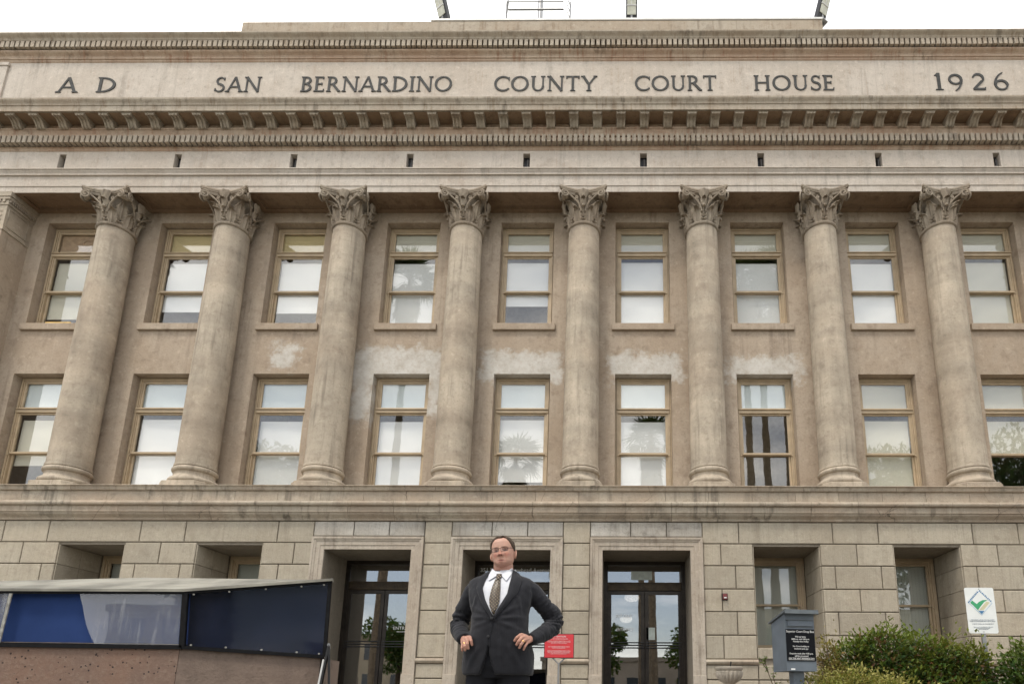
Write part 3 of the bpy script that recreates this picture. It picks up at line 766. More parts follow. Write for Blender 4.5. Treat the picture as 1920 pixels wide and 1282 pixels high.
# ------------------------------------------------------------------ bronze letters on the attic frieze
def glyph(ch):
    """strokes of a light roman capital of height 1: ('l',x0,y0,x1,y1,w) ('a',cx,cy,rx,ry,a0,a1,w0,w1) ('s',x,y,half)"""
    T, t = .132, .082
    D = {
        'A': (.86, [('l', .42, 1, .07, .0, t), ('l', .42, 1.0, .77, 0, T), ('l', .2, .34, .66, .34, t), ('s', .06, 0, .12), ('s', .78, 0, .13)]),
        'D': (.84, [('l', .14, 0, .14, 1, T), ('a', .20, .5, .56, .46, -90, 90, t, T), ('l', .1, .04, .22, .04, t), ('l', .1, .96, .22, .96, t), ('s', .1, 0, .1), ('s', .1, 1, .1)]),
        'S': (.60, [('a', .31, .74, .19, .215, 25, 270, .07, T), ('a', .29, .27, .22, .235, 90, -155, T, .07), ('l', .50, .78, .50, .97, .05), ('l', .06, .06, .06, .24, .05)]),
        'N': (.92, [('l', .14, 0, .14, 1, t), ('l', .12, 1, .78, 0, T), ('l', .78, 0, .78, 1, t), ('s', .13, 0, .12), ('s', .08, 1, .10), ('s', .79, 1, .12)]),
        'B': (.66, [('l', .14, 0, .14, 1, T), ('a', .24, .755, .26, .21, -90, 90, t, T), ('a', .24, .27, .30, .235, -90, 90, t, T), ('l', .1, .04, .26, .04, t), ('l', .1, .96, .26, .96, t), ('l', .14, .53, .26, .53, t), ('s', .1, 0, .1), ('s', .1, 1, .1)]),
        'E': (.62, [('l', .14, 0, .14, 1, T), ('l', .1, .04, .52, .04, t), ('l', .1, .96, .48, .96, t), ('l', .14, .52, .42, .52, t), ('l', .52, 0, .55, .18, .06), ('l', .48, 1, .48, .84, .06), ('l', .42, .44, .42, .60, .05), ('s', .1, 0, .1), ('s', .1, 1, .1)]),
        'R': (.78, [('l', .14, 0, .14, 1, T), ('a', .24, .73, .26, .235, -90, 90, t, T), ('l', .1, .96, .26, .96, t), ('l', .14, .49, .26, .49, t), ('l', .36, .48, .70, .03, T), ('s', .14, 0, .13), ('s', .1, 1, .1), ('s', .72, 0, .08)]),
        'I': (.34, [('l', .17, 0, .17, 1, T), ('s', .17, 0, .15), ('s', .17, 1, .15)]),
        'O': (.98, [('a', .49, .5, .41, .46, 90, 270, t, T), ('a', .49, .5, .41, .46, 270, 450, t, T)]),
        'C': (.84, [('a', .50, .5, .42, .46, 42, 180, t, T), ('a', .50, .5, .42, .46, 180, 318, T, t), ('l', .81, .72, .81, .93, .06)]),
        'U': (.84, [('l', .16, 1, .16, .34, T), ('a', .42, .34, .26, .30, 180, 360, T, t), ('l', .68, .34, .68, 1, t), ('s', .16, 1, .13), ('s', .68, 1, .12)]),
        'T': (.76, [('l', .38, 0, .38, 1, T), ('l', .04, .96, .72, .96, t), ('l', .04, 1, .06, .82, .06), ('l', .72, 1, .70, .82, .06), ('s', .38, 0, .14)]),
        'Y': (.84, [('l', .42, 0, .42, .45, T), ('l', .10, 1, .42, .43, T), ('l', .76, 1, .42, .43, t), ('s', .10, 1, .12), ('s', .76, 1, .11), ('s', .42, 0, .14)]),
        'H': (.90, [('l', .16, 0, .16, 1, T), ('l', .74, 0, .74, 1, T), ('l', .16, .52, .74, .52, t), ('s', .16, 0, .13), ('s', .16, 1, .13), ('s', .74, 0, .13), ('s', .74, 1, .13)]),
        '1': (.40, [('l', .20, 0, .20, 1.06, T), ('l', .06, .90, .20, 1.04, .07), ('s', .20, 0, .16)]),
        '9': (.70, [('a', .34, .66, .27, .28, 0, 360, T, t), ('a', .02, .66, .60, .80, 0, -62, T, .05)]),
        '2': (.70, [('a', .34, .70, .25, .28, 165, -35, .07, T), ('l', .52, .56, .10, .06, T), ('l', .06, .05, .62, .05, T * .9), ('l', .62, .0, .65, .16, .05)]),
        '6': (.70, [('a', .36, .30, .27, .28, 0, 360, T, t), ('a', .72, .32, .64, .82, 180, 112, T, .05)]),
    }
    return D[ch]
def glyph_mesh(ch, sx, h):
    w_, st = glyph(ch); m = MB(); d = .018; n = 0
    def poly(pts):
        nonlocal n
        k = len(pts); y = -d - n * .0006; n += 1
        m.add([(x * sx, y, z * h) for x, z in pts] + [(x * sx * 1.0, 0.01, z * h) for x, z in pts], [tuple(range(k))] + [(i, (i + 1) % k, k + (i + 1) % k, k + i) for i in range(k)])
    for s in st:
        if s[0] == 'l':
            _, x0, y0, x1, y1, wd = s; dx, dy = x1 - x0, y1 - y0; L = math.hypot(dx, dy); px, py = -dy / L * wd / 2, dx / L * wd / 2
            poly([(x0 - px, y0 - py), (x1 - px, y1 - py), (x1 + px, y1 + py), (x0 + px, y0 + py)])
        elif s[0] == 'a':
            _, cx, cy, rx, ry, a0, a1, w0, w1 = s; N = max(6, int(abs(a1 - a0) / 11)); ou = []; inn = []
            for k in range(N + 1):
                u = k / N; a = R(a0 + (a1 - a0) * u); q = w0 + (w1 - w0) * math.sin(u * math.pi / 2 if abs(w1 - w0) < .06 and abs(a1 - a0) < 200 else u * math.pi) if abs(a1 - a0) > 150 and abs(a1 - a0) < 200 else w0 + (w1 - w0) * u
                if abs(a1 - a0) in (180, 200): q = w0 + (w1 - w0) * math.sin(u * math.pi)
                ou.append((cx + (rx + q / 2) * math.cos(a), cy + (ry + q / 2) * math.sin(a))); inn.append((cx + (rx - q / 2) * math.cos(a), cy + (ry - q / 2) * math.sin(a)))
            v = []; y = -d - n * .0006; n += 1
            for p, q in zip(ou, inn): v += [(p[0] * sx, y, p[1] * h), (q[0] * sx, y, q[1] * h), (q[0] * sx, .01, q[1] * h), (p[0] * sx, .01, p[1] * h)]
            m.add(v, [(4 * k + j, 4 * k + (j + 1) % 4, 4 * k + 4 + (j + 1) % 4, 4 * k + 4 + j) for k in range(N) for j in range(4)] + [(0, 1, 2, 3), (4 * N, 4 * N + 3, 4 * N + 2, 4 * N + 1)])
        else:
            _, x, y_, hf = s; b = .03; e = .055
            if y_ < .5: poly([(x - hf, 0), (x + hf, 0), (x + hf, .03), (x + .06, e + .02), (x - .06, e + .02), (x - hf, .03)])
            else: poly([(x - hf, 1), (x - hf, .97), (x - .06, 1 - e - .02), (x + .06, 1 - e - .02), (x + hf, .97), (x + hf, 1)])
    return w_, m
LH = .53
for word, xa, xb in (('A', -14.22, -13.61), ('D', -13.03, -12.46), ('SAN', -9.47, -8.06), ('BERNARDINO', -6.86, -2.30), ('COUNTY', -1.05, 2.04), ('COURT', 3.17, 5.63), ('HOUSE', 6.72, 9.15),
                     ('1', 12.10, 12.39), ('9', 12.52, 12.97), ('2', 13.21, 13.64), ('6', 13.86, 14.31)):
    sp = .07; tot = sum(glyph(c)[0] for c in word) + sp * (len(word) - 1); sc = (xb - xa) / tot; x = xa
    for c in word:
        w_, m = glyph_mesh(c, sc, LH * (1.06 if c in '1926' else 1))
        link('letter', m.me(), M_lettr, CH, loc=(x, YF - .002, 17.575), scale=(1, 1, 1.0408)); x += (w_ + sp) * sc

# flat print made from the built-in font
def text(name, body, size, mat, parent, loc, rot=(R(90), 0, 0), align='CENTER', ext=.0008, sx=1.0, local=False, line=1.0):
    cu = bpy.data.curves.new('t', 'FONT'); cu.body = body; cu.size = size; cu.align_x = align; cu.extrude = ext; cu.space_line = line; cu.resolution_u = 3
    o = bpy.data.objects.new('t', cu); COL.objects.link(o); bpy.context.view_layer.update()
    me = bpy.data.meshes.new_from_object(o.evaluated_get(bpy.context.evaluated_depsgraph_get())); bpy.data.objects.remove(o); me.materials.clear()
    return link(name, me, mat, parent, loc=loc, rot=rot, scale=(sx, 1, 1), local=local)
def fit(o, w_):
    xs = [v.co.x for v in o.data.vertices]; o.scale.x = w_ / (max(xs) - min(xs))
fit(text('address_lettering', '351 North Arrowhead Avenue', .15, M_white, CH, (-.01, 25.70, 3.695)), 1.83)
fit(text('door_lettering', 'ENTRANCE', .115, M_white, CH, (-2.80, 25.70, 2.225)), .62)
link('door_arrow', MB().box(-3.02, -2.62, 25.705, 25.709, 2.165, 2.18).me(), M_white, CH)
fit(text('door_lettering', 'EXIT ONLY', .12, M_white, CH, (2.86, 25.70, 2.545)), .40)
fit(text('door_lettering', 'ENTRANCE', .12, M_white, CH, (2.88, 25.70, 2.215)), .42)
link('door_notice', MB().box(3.05, 3.60, 25.70, 25.708, 3.50, 3.72).me(), plain('paper_pale', (.55, .60, .55)), CH)
link('door_notice', MB().box(3.44, 3.66, 25.70, 25.708, 2.0, 2.30).me(), bpy.data.materials['paper_pale'], CH)

# fire alarm sounder on the wall
o = thing('alarm_box', (5.26, 23.55, 2.86), 'small dark red alarm box fixed to the ashlar wall beside the right door', 'alarm')
link('backplate', MB().bbox(-.07, .07, -.02, .02, -.07, .10, .008).me(), M_black, o, local=True)
link('sounder', MB().bbox(-.055, .055, -.07, -.02, -.055, .085, .012).me(), plain('dark_red', (.16, .03, .03), .4), o, local=True)
link('strobe_lens', MB().bbox(-.03, .03, -.085, -.07, -.03, .0, .005).me(), M_flash, o, local=True)

# ------------------------------------------------------------------ on the roof
def floodlight(x, z, rz, label):
    o = thing('floodlight', (x, 25.2, 20.872), label, 'floodlight', 'floodlights on the parapet', rz)
    T = Matrix.Translation((0, 0, .46)) @ Matrix.Rotation(R(24), 4, 'X')
    link('housing', MB().bbox(-.18, .18, -.02, .16, -.36, .75, .02).xf(T).me(), M_black, o, local=True)
    link('reflector', MB().bbox(-.14, .14, -.045, -.022, -.12, .12, .008).bbox(-.14, .14, -.045, -.022, .16, .70, .008).xf(T).me(), plain('lamp_lens', (.62, .62, .52), .3), o, local=True)
    link('louvre', MB().box(-.15, .15, -.06, -.023, .125, .155).box(-.01, .01, -.06, -.046, .16, .52).xf(T).me(), M_flash, o, local=True)
    link('bracket', MB().box(-.03, .03, .02, .08, 0, .40).box(-.12, .12, -.06, .16, 0, .03).me(), M_steel, o, local=True)
floodlight(-3.02, 21.33, R(-32), 'floodlight turned outward on the left half of the parapet')
floodlight(3.10, 21.33, R(0), 'floodlight facing straight forward right of the roof railing')
floodlight(9.25, 21.33, R(32), 'floodlight at the right end of the raised parapet')
o = thing('roof_railing', (-.14, 27.0, 20.0), 'thin steel guard railing round a platform on the roof', 'railing')
def rail(z, r=.018): return MB().tube([(-1.12, .28, z), (-.93, -.28, z), (.93, -.28, z), (1.12, .28, z)], r, 6).me()
for z in (2.94, 3.22, 3.52): link('rail', rail(z), M_steel, o, local=True)
for x in (-1.12, 1.12):
    link('post', MB().tube([(x, .28, -.7), (x, .28, 3.7)], .03, 8).me(), M_steel, o, local=True)
link('platform_edge', MB().bbox(-.95, .95, -.27, -.21, 2.64, 2.68, .008).bbox(-.95, .95, .22, .28, 2.64, 2.68, .008).me(), M_steel, o, local=True)
link('support', MB().box(-.9, -.8, 0, .1, -.7, 2.63).box(.8, .9, 0, .1, -.7, 2.63).me(), M_steel, o, local=True)
o = thing('flagpole', (-.15, 28.2, 19.4), 'grey flagpole rising behind the roof railing', 'flagpole')
link('pole', MB().tube([(0, 0, 0), (0, 0, 6), (0, 0, 13)], [.11, .09, .05], 12).me(60), M_steel, o, local=True)
link('finial', MB().lathe([(.01, 13.3), (.09, 13.2), (.11, 13.1), (.07, 13.0), (.01, 12.99)], 12).me(60), M_brass, o, local=True)

# ------------------------------------------------------------------ display kiosk on its porous stone base
g = G('porous_tuff', .92); P = g.pos
pr_ = g.voro(P, 26); p2_ = g.voro(P, 75)
spot = g.mth('MULTIPLY', g.rng(pr_, .16, .24, 1, 0), g.rng(g.noise(P, 5, 3), .45, .55))
c = g.mix(g.rng(g.noise(P, 1.6, 6, .6), .35, .65), (.215, .130, .092), (.180, .118, .090))
c = g.mix(g.mth('MULTIPLY', g.rng(g.noise(P, 30, 4, .7), .45, .7), .5), c, (.26, .19, .145))
c = g.mix(g.mth('MULTIPLY', g.rng(p2_, .12, .3, 1, 0), .35), c, (.10, .065, .055))
c = g.mix(spot, c, (.035, .022, .02)); g.col(c)
g.bump(g.mth('SUBTRACT', g.noise(P, 30, 5), g.mth('MULTIPLY', spot, 1.6)), .6, .012); M_tuff = g.m
K = thing('display_kiosk', (-1.5, 8.6, 0), 'low display kiosk with cracked glass and blue panels on a reddish stone base', 'kiosk')
def U2(x, y, Y):
    d = fw + rt * ((x - 1144.27) / 1153.34) + up * ((1050 - y) / 1153.34); return Vector((2.6427, 0, .66)) + d * (Y / d.y)
A0, C0, R0 = Vector((-4.6, 8.2, 1.045)), Vector((-.83, 8.2, 1.012)), Vector((.262, 8.5, .953))
A1, C1, R1 = Vector((-4.6, 8.2, 1.462)), Vector((-.872, 8.2, 1.463)), Vector((.245, 8.5, 1.585))
def wall_(pts, z0, th=.0):
    return pts
def prism(base, top):
    n = len(base); return MB().add(list(base) + list(top), [tuple(range(n)), tuple(range(2 * n - 1, n - 1, -1))] + [(i, (i + 1) % n, n + (i + 1) % n, n + i) for i in range(n)])
fl = lambda p, z=0: Vector((p[0], p[1], z))
link('base_stone', prism([fl((-4.6, 8.22)), fl((-.86, 8.22)), fl((-.86, 9.6)), fl((-4.6, 9.6))], [Vector((-4.6, 8.22, 1.035)), Vector((-.86, 8.22, 1.0)), Vector((-.86, 9.6, 1.0)), Vector((-4.6, 9.6, 1.03))]).me(), M_tuff, K)
link('base_stone', prism([fl((-.856, 8.222)), fl((.225, 8.52)), fl((.10, 9.55)), fl((-.856, 9.6))], [Vector((-.856, 8.222, 1.0)), Vector((.225, 8.52, .945)), Vector((.10, 9.55, .95)), Vector((-.856, 9.6, 1.0))]).me(), stone('grey_tuff', (.175, .132, .108), (.085, .062, .05), (.205, .15, .12), .2, grime=.8), K)
# roof slab
top = [Vector((-4.6, 8.16, 1.475)), Vector((-.875, 8.16, 1.475)), Vector((.275, 8.46, 1.600)), Vector((.10, 9.1, 1.655)), Vector((-1.73, 9.2, 1.682)), Vector((-4.6, 9.2, 1.585))]
bm_ = [p - Vector((0, 0, .022)) for p in top]
mr_ = MB().add(bm_ + top, [(5, 4, 1, 0), (4, 3, 2, 1), (6, 7, 10, 11), (7, 8, 9, 10)] + [(i, (i + 1) % 6, 6 + (i + 1) % 6, 6 + i) for i in range(6)])
link('kiosk_roof', mr_.me(), plain('grimy_white_roof', (.25, .238, .20), .85, .35, 2.5), K)
M_kblk = plain('kiosk_black_frame', (.007, .007, .008), .75, .3, 20); M_kblk.node_tree.nodes['Principled BSDF'].inputs['Specular IOR Level'].default_value = .15
def bar(p, q, r): 
    d = (q - p).normalized(); s = d.cross(Vector((0, 0, 1))).normalized(); u = s.cross(d); v = []
    for e in (p, q):
        for a, b in ((-1, -1), (1, -1), (1, 1), (-1, 1)): v.append(e + s * a * r[0] + u * b * r[1])
    return MB().add(v, [(0, 1, 2, 3), (7, 6, 5, 4)] + [(i, (i + 1) % 4, 4 + (i + 1) % 4, 4 + i) for i in range(4)])
dz = Vector((0, 0, 1))
for p, q, r in ((A1 - dz * .01, C1 - dz * .01, (.022, .017)), (C1 - dz * .01, R1 - dz * .01, (.022, .016)), (A0, C0, (.02, .016)), (C0, R0, (.02, .014)), (C0, C1, (.02, .022)), (R0, R1, (.016, .014))):
    link('frame_bar', bar(p, q, r).me(), M_kblk, K)
off = Vector((0, .10, 0))
M_kblue = plain('blue_backing', (.028, .053, .155), .9, .10, 3); M_knavy = plain('navy_backing', (.022, .027, .046), .9, .15, 3)
for q_ in (M_kblue, M_knavy): q_.node_tree.nodes['Principled BSDF'].inputs['Specular IOR Level'].default_value = .05
link('back_panel', MB().add([A0 + off, C0 + off, C1 + off, A1 + off], [(0, 1, 2, 3)]).me(), M_kblue, K)
o2 = Vector((-.05, .14, 0)); link('back_panel', MB().add([C0 + o2, R0 + o2, R1 + o2, C1 + o2], [(0, 1, 2, 3)]).me(), M_knavy, K)
link('ledge_board', MB().add([A0 + dz * .02, C0 + dz * .02, C0 + off + dz * .03, A0 + off + dz * .03], [(0, 1, 2, 3)]).me(), plain('rotten_wood', (.10, .075, .05), .9, .5, 14), K)
M_plexi = glass('scratched_plexiglass', .03, (.92, .93, .95), .03, .21)
M_plex2 = glass('plexiglass', .007, (.85, .87, .92), .03, .008)
def slab2(pts, th, mat, name):
    n = len(pts); a = [Vector(p) for p in pts]; b = [p + Vector((0, th, 0)) for p in a]
    link(name, prism(a, b).me(), mat, K)
ys = 8.186
cv = []
for k in range(11):
    t = k / 10; cv.append((-1.757 + .20 * (t ** 1.4) + .02 * math.sin(t * 5) * (1 - t) , ys, 1.438 - .40 * t))
slab2([(-.895, ys, 1.438), *cv, (-.86, ys, 1.02)], .007, M_plexi, 'broken_pane')
slab2([(-4.5, ys, 1.44), (-2.33, ys, 1.44), (-2.345, ys, 1.036), (-4.5, ys, 1.045)], .007, M_plexi, 'cracked_pane')
a, b, c, d = C0.lerp(R0, .03), C0.lerp(R0, .985), C1.lerp(R1, .985), C1.lerp(R1, .03)
sh_ = Vector((.004, -.012, 0)); slab2([a + sh_, b + sh_, c + sh_, d + sh_], .007, M_plex2, 'glass_pane')
M_grime = plain('pane_edge_grime', (.30, .29, .26), .8, .3, 20)
link('pane_edge', bar(Vector((-2.335, ys, 1.44)), Vector((-2.35, ys, 1.036)), (.007, .012)).me(), M_grime, K)
for t in (.06, .3, .55, .8, .96):
    for q, z0 in ((C0.lerp(R0, t), .022), (C1.lerp(R1, t), -.035)):
        link('screw', MB().lathe([(.001, -.01), (.007, -.008), (.007, .008)], 8).xf(Matrix.Translation(q + dz * z0 + Vector((.003, -.016, 0))) @ Matrix.Rotation(R(90), 4, 'X')).me(), M_grime, K)

# sandwich board at the kiosk's end
o = thing('sandwich_board', (.42, 8.05, 0), 'black folding sandwich board seen almost edge-on at the end of the kiosk', 'sign', rz=R(24))
for s, mt, nm in ((1, M_black, 'board'), (-1, M_flash, 'board')):
    T = Matrix.Translation((.0, 0, 1.035)) @ Matrix.Rotation(s * R(-5.5), 4, 'Y')
    link(nm, MB().bbox(-.008, .008, -.02, .45, -1.04, 0, .004).xf(T).me(), M_black if s > 0 else plain('board_black', (.02, .02, .022)), o, local=True)
T = Matrix.Translation((-.0, 0, 1.035)) @ Matrix.Rotation(R(5.5), 4, 'Y')
link('white_sheet', MB().bbox(-.022, -.009, -.022, .06, -.98, -.12, .003).xf(T).me(), M_flash, o, local=True)
link('hinge', MB().tube([(0, -.02, 1.03), (0, .45, 1.03)], .012, 8).me(), M_steel, o, local=True)

# ------------------------------------------------------------------ notice, drop box, permit sign, urn
RED = plain('red_notice', (.62, .035, .045), .45, .05)
o = thing('red_notice_sign', (1.79, 16.0, 0), 'red attention notice on a forked metal stand beside the man', 'sign')
link('board', MB().bbox(-.228, .232, -.008, .008, 1.217, 1.571, .004).me(), RED, o, local=True)
link('frame', MB().box(-.236, .24, -.004, .012, 1.209, 1.2165).box(-.236, .24, -.004, .012, 1.5715, 1.579).box(-.236, -.2285, -.004, .012, 1.2165, 1.5715).box(.2325, .24, -.004, .012, 1.2165, 1.5715).me(), M_black, o, local=True)
link('post', MB().tube([(0, .02, 0), (0, .02, 1.14)], .016, 8).tube([(0, .02, 1.12), (-.10, .015, 1.215)], .012, 6).tube([(0, .02, 1.12), (.10, .015, 1.215)], .012, 6).me(40), M_steel, o, local=True)
link('foot', MB().lathe([(.02, .05), (.05, .03), (.20, .012), (.20, 0), (.02, 0)], 20).me(40), M_black, o, local=True)
text('heading', 'ATTENTION', .036, M_white, o, (0, -.011, 1.525), local=True, sx=1.1)
text('notice_print', 'SECURITY SCREENING REQUIRED', .019, M_white, o, (0, -.011, 1.495), local=True)
text('notice_print', 'All persons entering this building are subject to a search\nof their person and belongings before entry is permitted\nby the officers on duty at this entrance', .0165, M_white, o, (0, -.011, 1.465), local=True, sx=.98)
text('notice_print', 'DO NOT BRING PROHIBITED ITEMS\nINTO THIS BUILDING', .019, M_white, o, (0, -.011, 1.375), local=True, sx=1.12)
text('notice_print', 'All persons entering this building are subject to a search\nof their person and belongings before entry is permitted\nitems may be held until the owner leaves the building\nby the officers on duty at this entrance', .0165, M_white, o, (0, -.011, 1.318), local=True, sx=.98)

GREY = plain('grey_blue_paint', (.125, .15, .178), .5, .10, 4)
DB = thing('drop_box', (5.285, 14.0, 0), 'grey metal drop box with a black lettered panel standing before the bushes', 'drop box', rz=R(9))
hw = .218
sidep = [(0, .985), (.46, .985), (.46, 1.655), (0, 1.745)]
m = MB().prof(sidep, -hw, hw); link('box_body', m.me(), GREY, DB, local=True)
link('box_roof', MB().prof([(-.09, 1.765), (.50, 1.655), (.50, 1.68), (-.09, 1.795), (-.10, 1.74), (-.085, 1.735)], -hw - .03, hw + .03).me(), plain('dark_grey_paint', (.10, .115, .125), .45), DB, local=True)
link('slot_flap', MB().bbox(-.18, .18, -.022, -.002, 1.578, 1.655, .006).me(), GREY, DB, local=True)
link('slot_frame', MB().box(-.195, .195, -.008, -.001, 1.565, 1.577).box(-.195, .195, -.03, -.001, 1.656, 1.668).me(), bpy.data.materials['dark_grey_paint'], DB, local=True)
M_pan = plain('panel_black', (.007, .008, .010), .8, .1); M_pan.node_tree.nodes['Principled BSDF'].inputs['Specular IOR Level'].default_value = .15
link('panel', MB().bbox(-.212, .212, -.010, -.001, 1.115, 1.54, .002).me(), M_pan, DB, local=True)
text('panel_heading', 'Superior Court Drop Box', .044, M_white, DB, (0, -.012, 1.495), local=True, sx=.88, ext=.0012)
for t, z, s in (('Pick-up times', 1.430, .030), ('8:00 a.m. and 4:00 p.m.', 1.398, .030), ('Monday thru Friday', 1.366, .030), ('No Court holiday or', 1.302, .030), ('weekend pick-ups', 1.270, .030), ('Deposits made after 4:00 p.m.', 1.206, .030), ('will be processed', 1.174, .030), ('ON THE NEXT BUSINESS DAY', 1.142, .030)):
    text('panel_print', t, s, M_white, DB, (0, -.012, z), local=True, sx=.95, ext=.0012)
link('underline', MB().box(-.19, .19, -.0125, -.011, 1.132, 1.136).me(), M_white, DB, local=True)
link('sticker', MB().box(-.16, -.10, -.003, -.001, 1.0, 1.02).me(), M_white, DB, local=True)
link('post', MB().bbox(-.08, .08, .10, .26, 0, .984, .01).me(), GREY, DB, local=True)

SG = thing('permit_sign', (7.49, 13.0, 0), 'white metal sign with a green check mark in a diamond above the hedge', 'sign')
def rrect(hw, z0, z1, r, y0, y1):
    pts = []
    for cx, cz, a in ((hw - r, z1 - r, 0), (-hw + r, z1 - r, 90), (-hw + r, z0 + r, 180), (hw - r, z0 + r, 270)):
        for k in range(6): t = R(a + 18 * k); pts.append((cx + r * math.cos(t), cz + r * math.sin(t)))
    n = len(pts); return MB().add([(x, y0, z) for x, z in pts] + [(x, y1, z) for x, z in pts], [tuple(range(n)), tuple(range(2 * n - 1, n - 1, -1))] + [(i, (i + 1) % n, n + (i + 1) % n, n + i) for i in range(n)])
link('plate', rrect(.191, 1.435, 2.012, .025, -.002, .002).me(), plain('sign_white', (.80, .82, .80), .4, .03), SG, local=True)
def flat(pts, y, mat, nm): link(nm, MB().add([(x, y, z) for x, z in pts] + [(x, y + .0007, z) for x, z in pts], [tuple(range(len(pts)))] + [(i, (i + 1) % len(pts), len(pts) + (i + 1) % len(pts), len(pts) + i) for i in range(len(pts))]).me(), mat, SG, local=True)
BL = plain('sign_blue', (.05, .19, .38), .4, .05); GRN = plain('sign_green', (.05, .36, .16), .4, .05); TAN = plain('sign_tan', (.62, .58, .38), .4, .05)
zc = 1.818
DR = .163
def dia(r, z=zc): return [(0, z - r), (r, z), (0, z + r), (-r, z)]
flat(dia(DR * .98), -.0035, plain('sign_pale_blue', (.50, .62, .72), .4), 'diamond_border'); flat(dia(DR * .90), -.0045, bpy.data.materials['sign_white'], 'diamond')
flat([(-.135, zc + .005), (-.06, zc - .02), (-.045, zc - .085), (-.02, zc - .115), (-.06, zc - .075)], -.0052, GRN, 'check_mark')
flat([(-.135, zc + .004), (-.105, zc + .03), (-.05, zc - .015), (-.02, zc + .012), (.03, zc + .035), (.10, zc + .04), (.05, zc + .012), (.0, zc - .04), (-.045, zc - .092), (-.07, zc - .06)], -.0058, GRN, 'check_mark')
flat([(.08, zc + .02), (.122, zc + .005), (.03, zc - .09), (-.03, zc - .092), (.02, zc - .04)], -.0052, TAN, 'field')
flat([(-.04, zc - .10), (.04, zc - .10), (0, zc - .142)], -.0056, BL, 'water')
for s in (-1, 1):
    for k in range(9):          # lettering along the upper sides of the diamond
        t = .05 + .1 * k; cx, cz = s * DR * (1 - t) * .99 if s < 0 else s * DR * t * .99, zc + (DR * t if s < 0 else DR * (1 - t)) * .99
        a = R(45) * -s; ca, sa = math.cos(a), math.sin(a); w2, h2 = .0068, .010
        flat([(cx + ca * x - sa * z, cz + sa * x + ca * z) for x, z in ((-w2, -h2), (w2, -h2), (w2 * (.3 if k % 2 else 1), h2), (-w2, h2))], -.0062, BL, 'border_letter')
for t, z, s in (('THIS BUSINESS COMPLIES WITH THE COUNTY', 1.60, .0145), ('STORM WATER PROGRAM AND IS KEPT IN ORDER', 1.582, .0145), ('TO REPORT A PROBLEM CALL THE NUMBER BELOW', 1.550, .012), ('Inspected by the county department of public works', 1.512, .012), ('environmental management division', 1.498, .012), ('keep our waterways clean', 1.484, .012)):
    text('sign_print', t, s, plain('grey_print', (.16, .20, .26)) if 'grey_print' not in bpy.data.materials else bpy.data.materials['grey_print'], SG, (0, -.004, z), local=True)
for z in (1.455, 1.995): link('bolt', MB().lathe([(.001, -.003), (.006, -.002), (.006, .003)], 8).xf(Matrix.Translation((0, -.003, z)) @ Matrix.Rotation(R(90), 4, 'X')).me(), M_steel, SG, local=True)
link('post', MB().box(-.025, .025, .003, .03, 0, 1.99).me(), M_steel, SG, local=True)

k_ = 1.28; p_ = SG.location; SG.location = (2.6427 + (p_.x - 2.6427) * k_, p_.y * k_, .66 - .66 * k_); SG.scale = (k_, k_, k_)      # a larger sign standing inside the shrub

UR = thing('stone_urn', (5.03, 21.0, 0), 'pale carved stone urn on a pedestal below the alarm box', 'urn')
M_urn = stone('urn_stone', (.52, .49, .43), (.22, .20, .17), (.46, .41, .34), .5, grime=.7)
def gad(r, z, a): return r * (1 + (.11 * abs(math.sin(a * 9)) if .90 < z < 1.14 else 0) + (.012 * math.cos(a * 24) if 1.16 < z < 1.20 else 0))
link('bowl', MB().lathe([(.08, .80), (.09, .86), (.12, .90), (.185, .95), (.23, 1.02), (.25, 1.08), (.255, 1.13), (.245, 1.145), (.27, 1.16), (.285, 1.19), (.288, 1.215), (.27, 1.222), (.245, 1.215), (.23, 1.15), (.05, 1.10)], 72, fn=gad).me(40), M_urn, UR, local=True)
link('stem', MB().lathe([(.02, .55), (.16, .55), (.16, .60), (.10, .66), (.075, .74), (.085, .80), (.02, .80)], 24).me(40), M_urn, UR, local=True)
link('pedestal', MB().bbox(-.20, .20, -.20, .20, .05, .55, .015).bbox(-.25, .25, -.25, .25, 0, .05, .01).me(), M_urn, UR, local=True)
link('dry_stem', MB().tube([(.03, 0, 1.10), (.03, 0, 1.25), (.045, 0, 1.33)], [.012, .011, .016], 6).me(), M_black, UR, local=True)
link('soil', MB().lathe([(.01, 1.17), (.235, 1.165), (.2, 1.12)], 24).me(), bpy.data.materials['soil'], UR, local=True)

# ------------------------------------------------------------------ planting (coordinates of the refit camera from here on)
OLD_FIT = False
g = G('leaf', .5); at = g.node('ShaderNodeAttribute'); at.attribute_name = 'tint'
g.col(at.outputs['Color']); g.b.inputs['Specular IOR Level'].default_value = .3
tl = g.node('ShaderNodeBsdfTranslucent'); g.lk(g.mix(.5, at.outputs['Color'], (.20, .24, .03)), tl.inputs[0])
mx = g.node('ShaderNodeMixShader'); mx.inputs[0].default_value = .28; g.lk(g.b.outputs[0], mx.inputs[1]); g.lk(tl.outputs[0], mx.inputs[2]); g.lk(mx.outputs[0], g.out.inputs[0])
M_leaf = g.m
M_bark = plain('bark', (.10, .07, .045), .9, .3, 12, bump=.5)

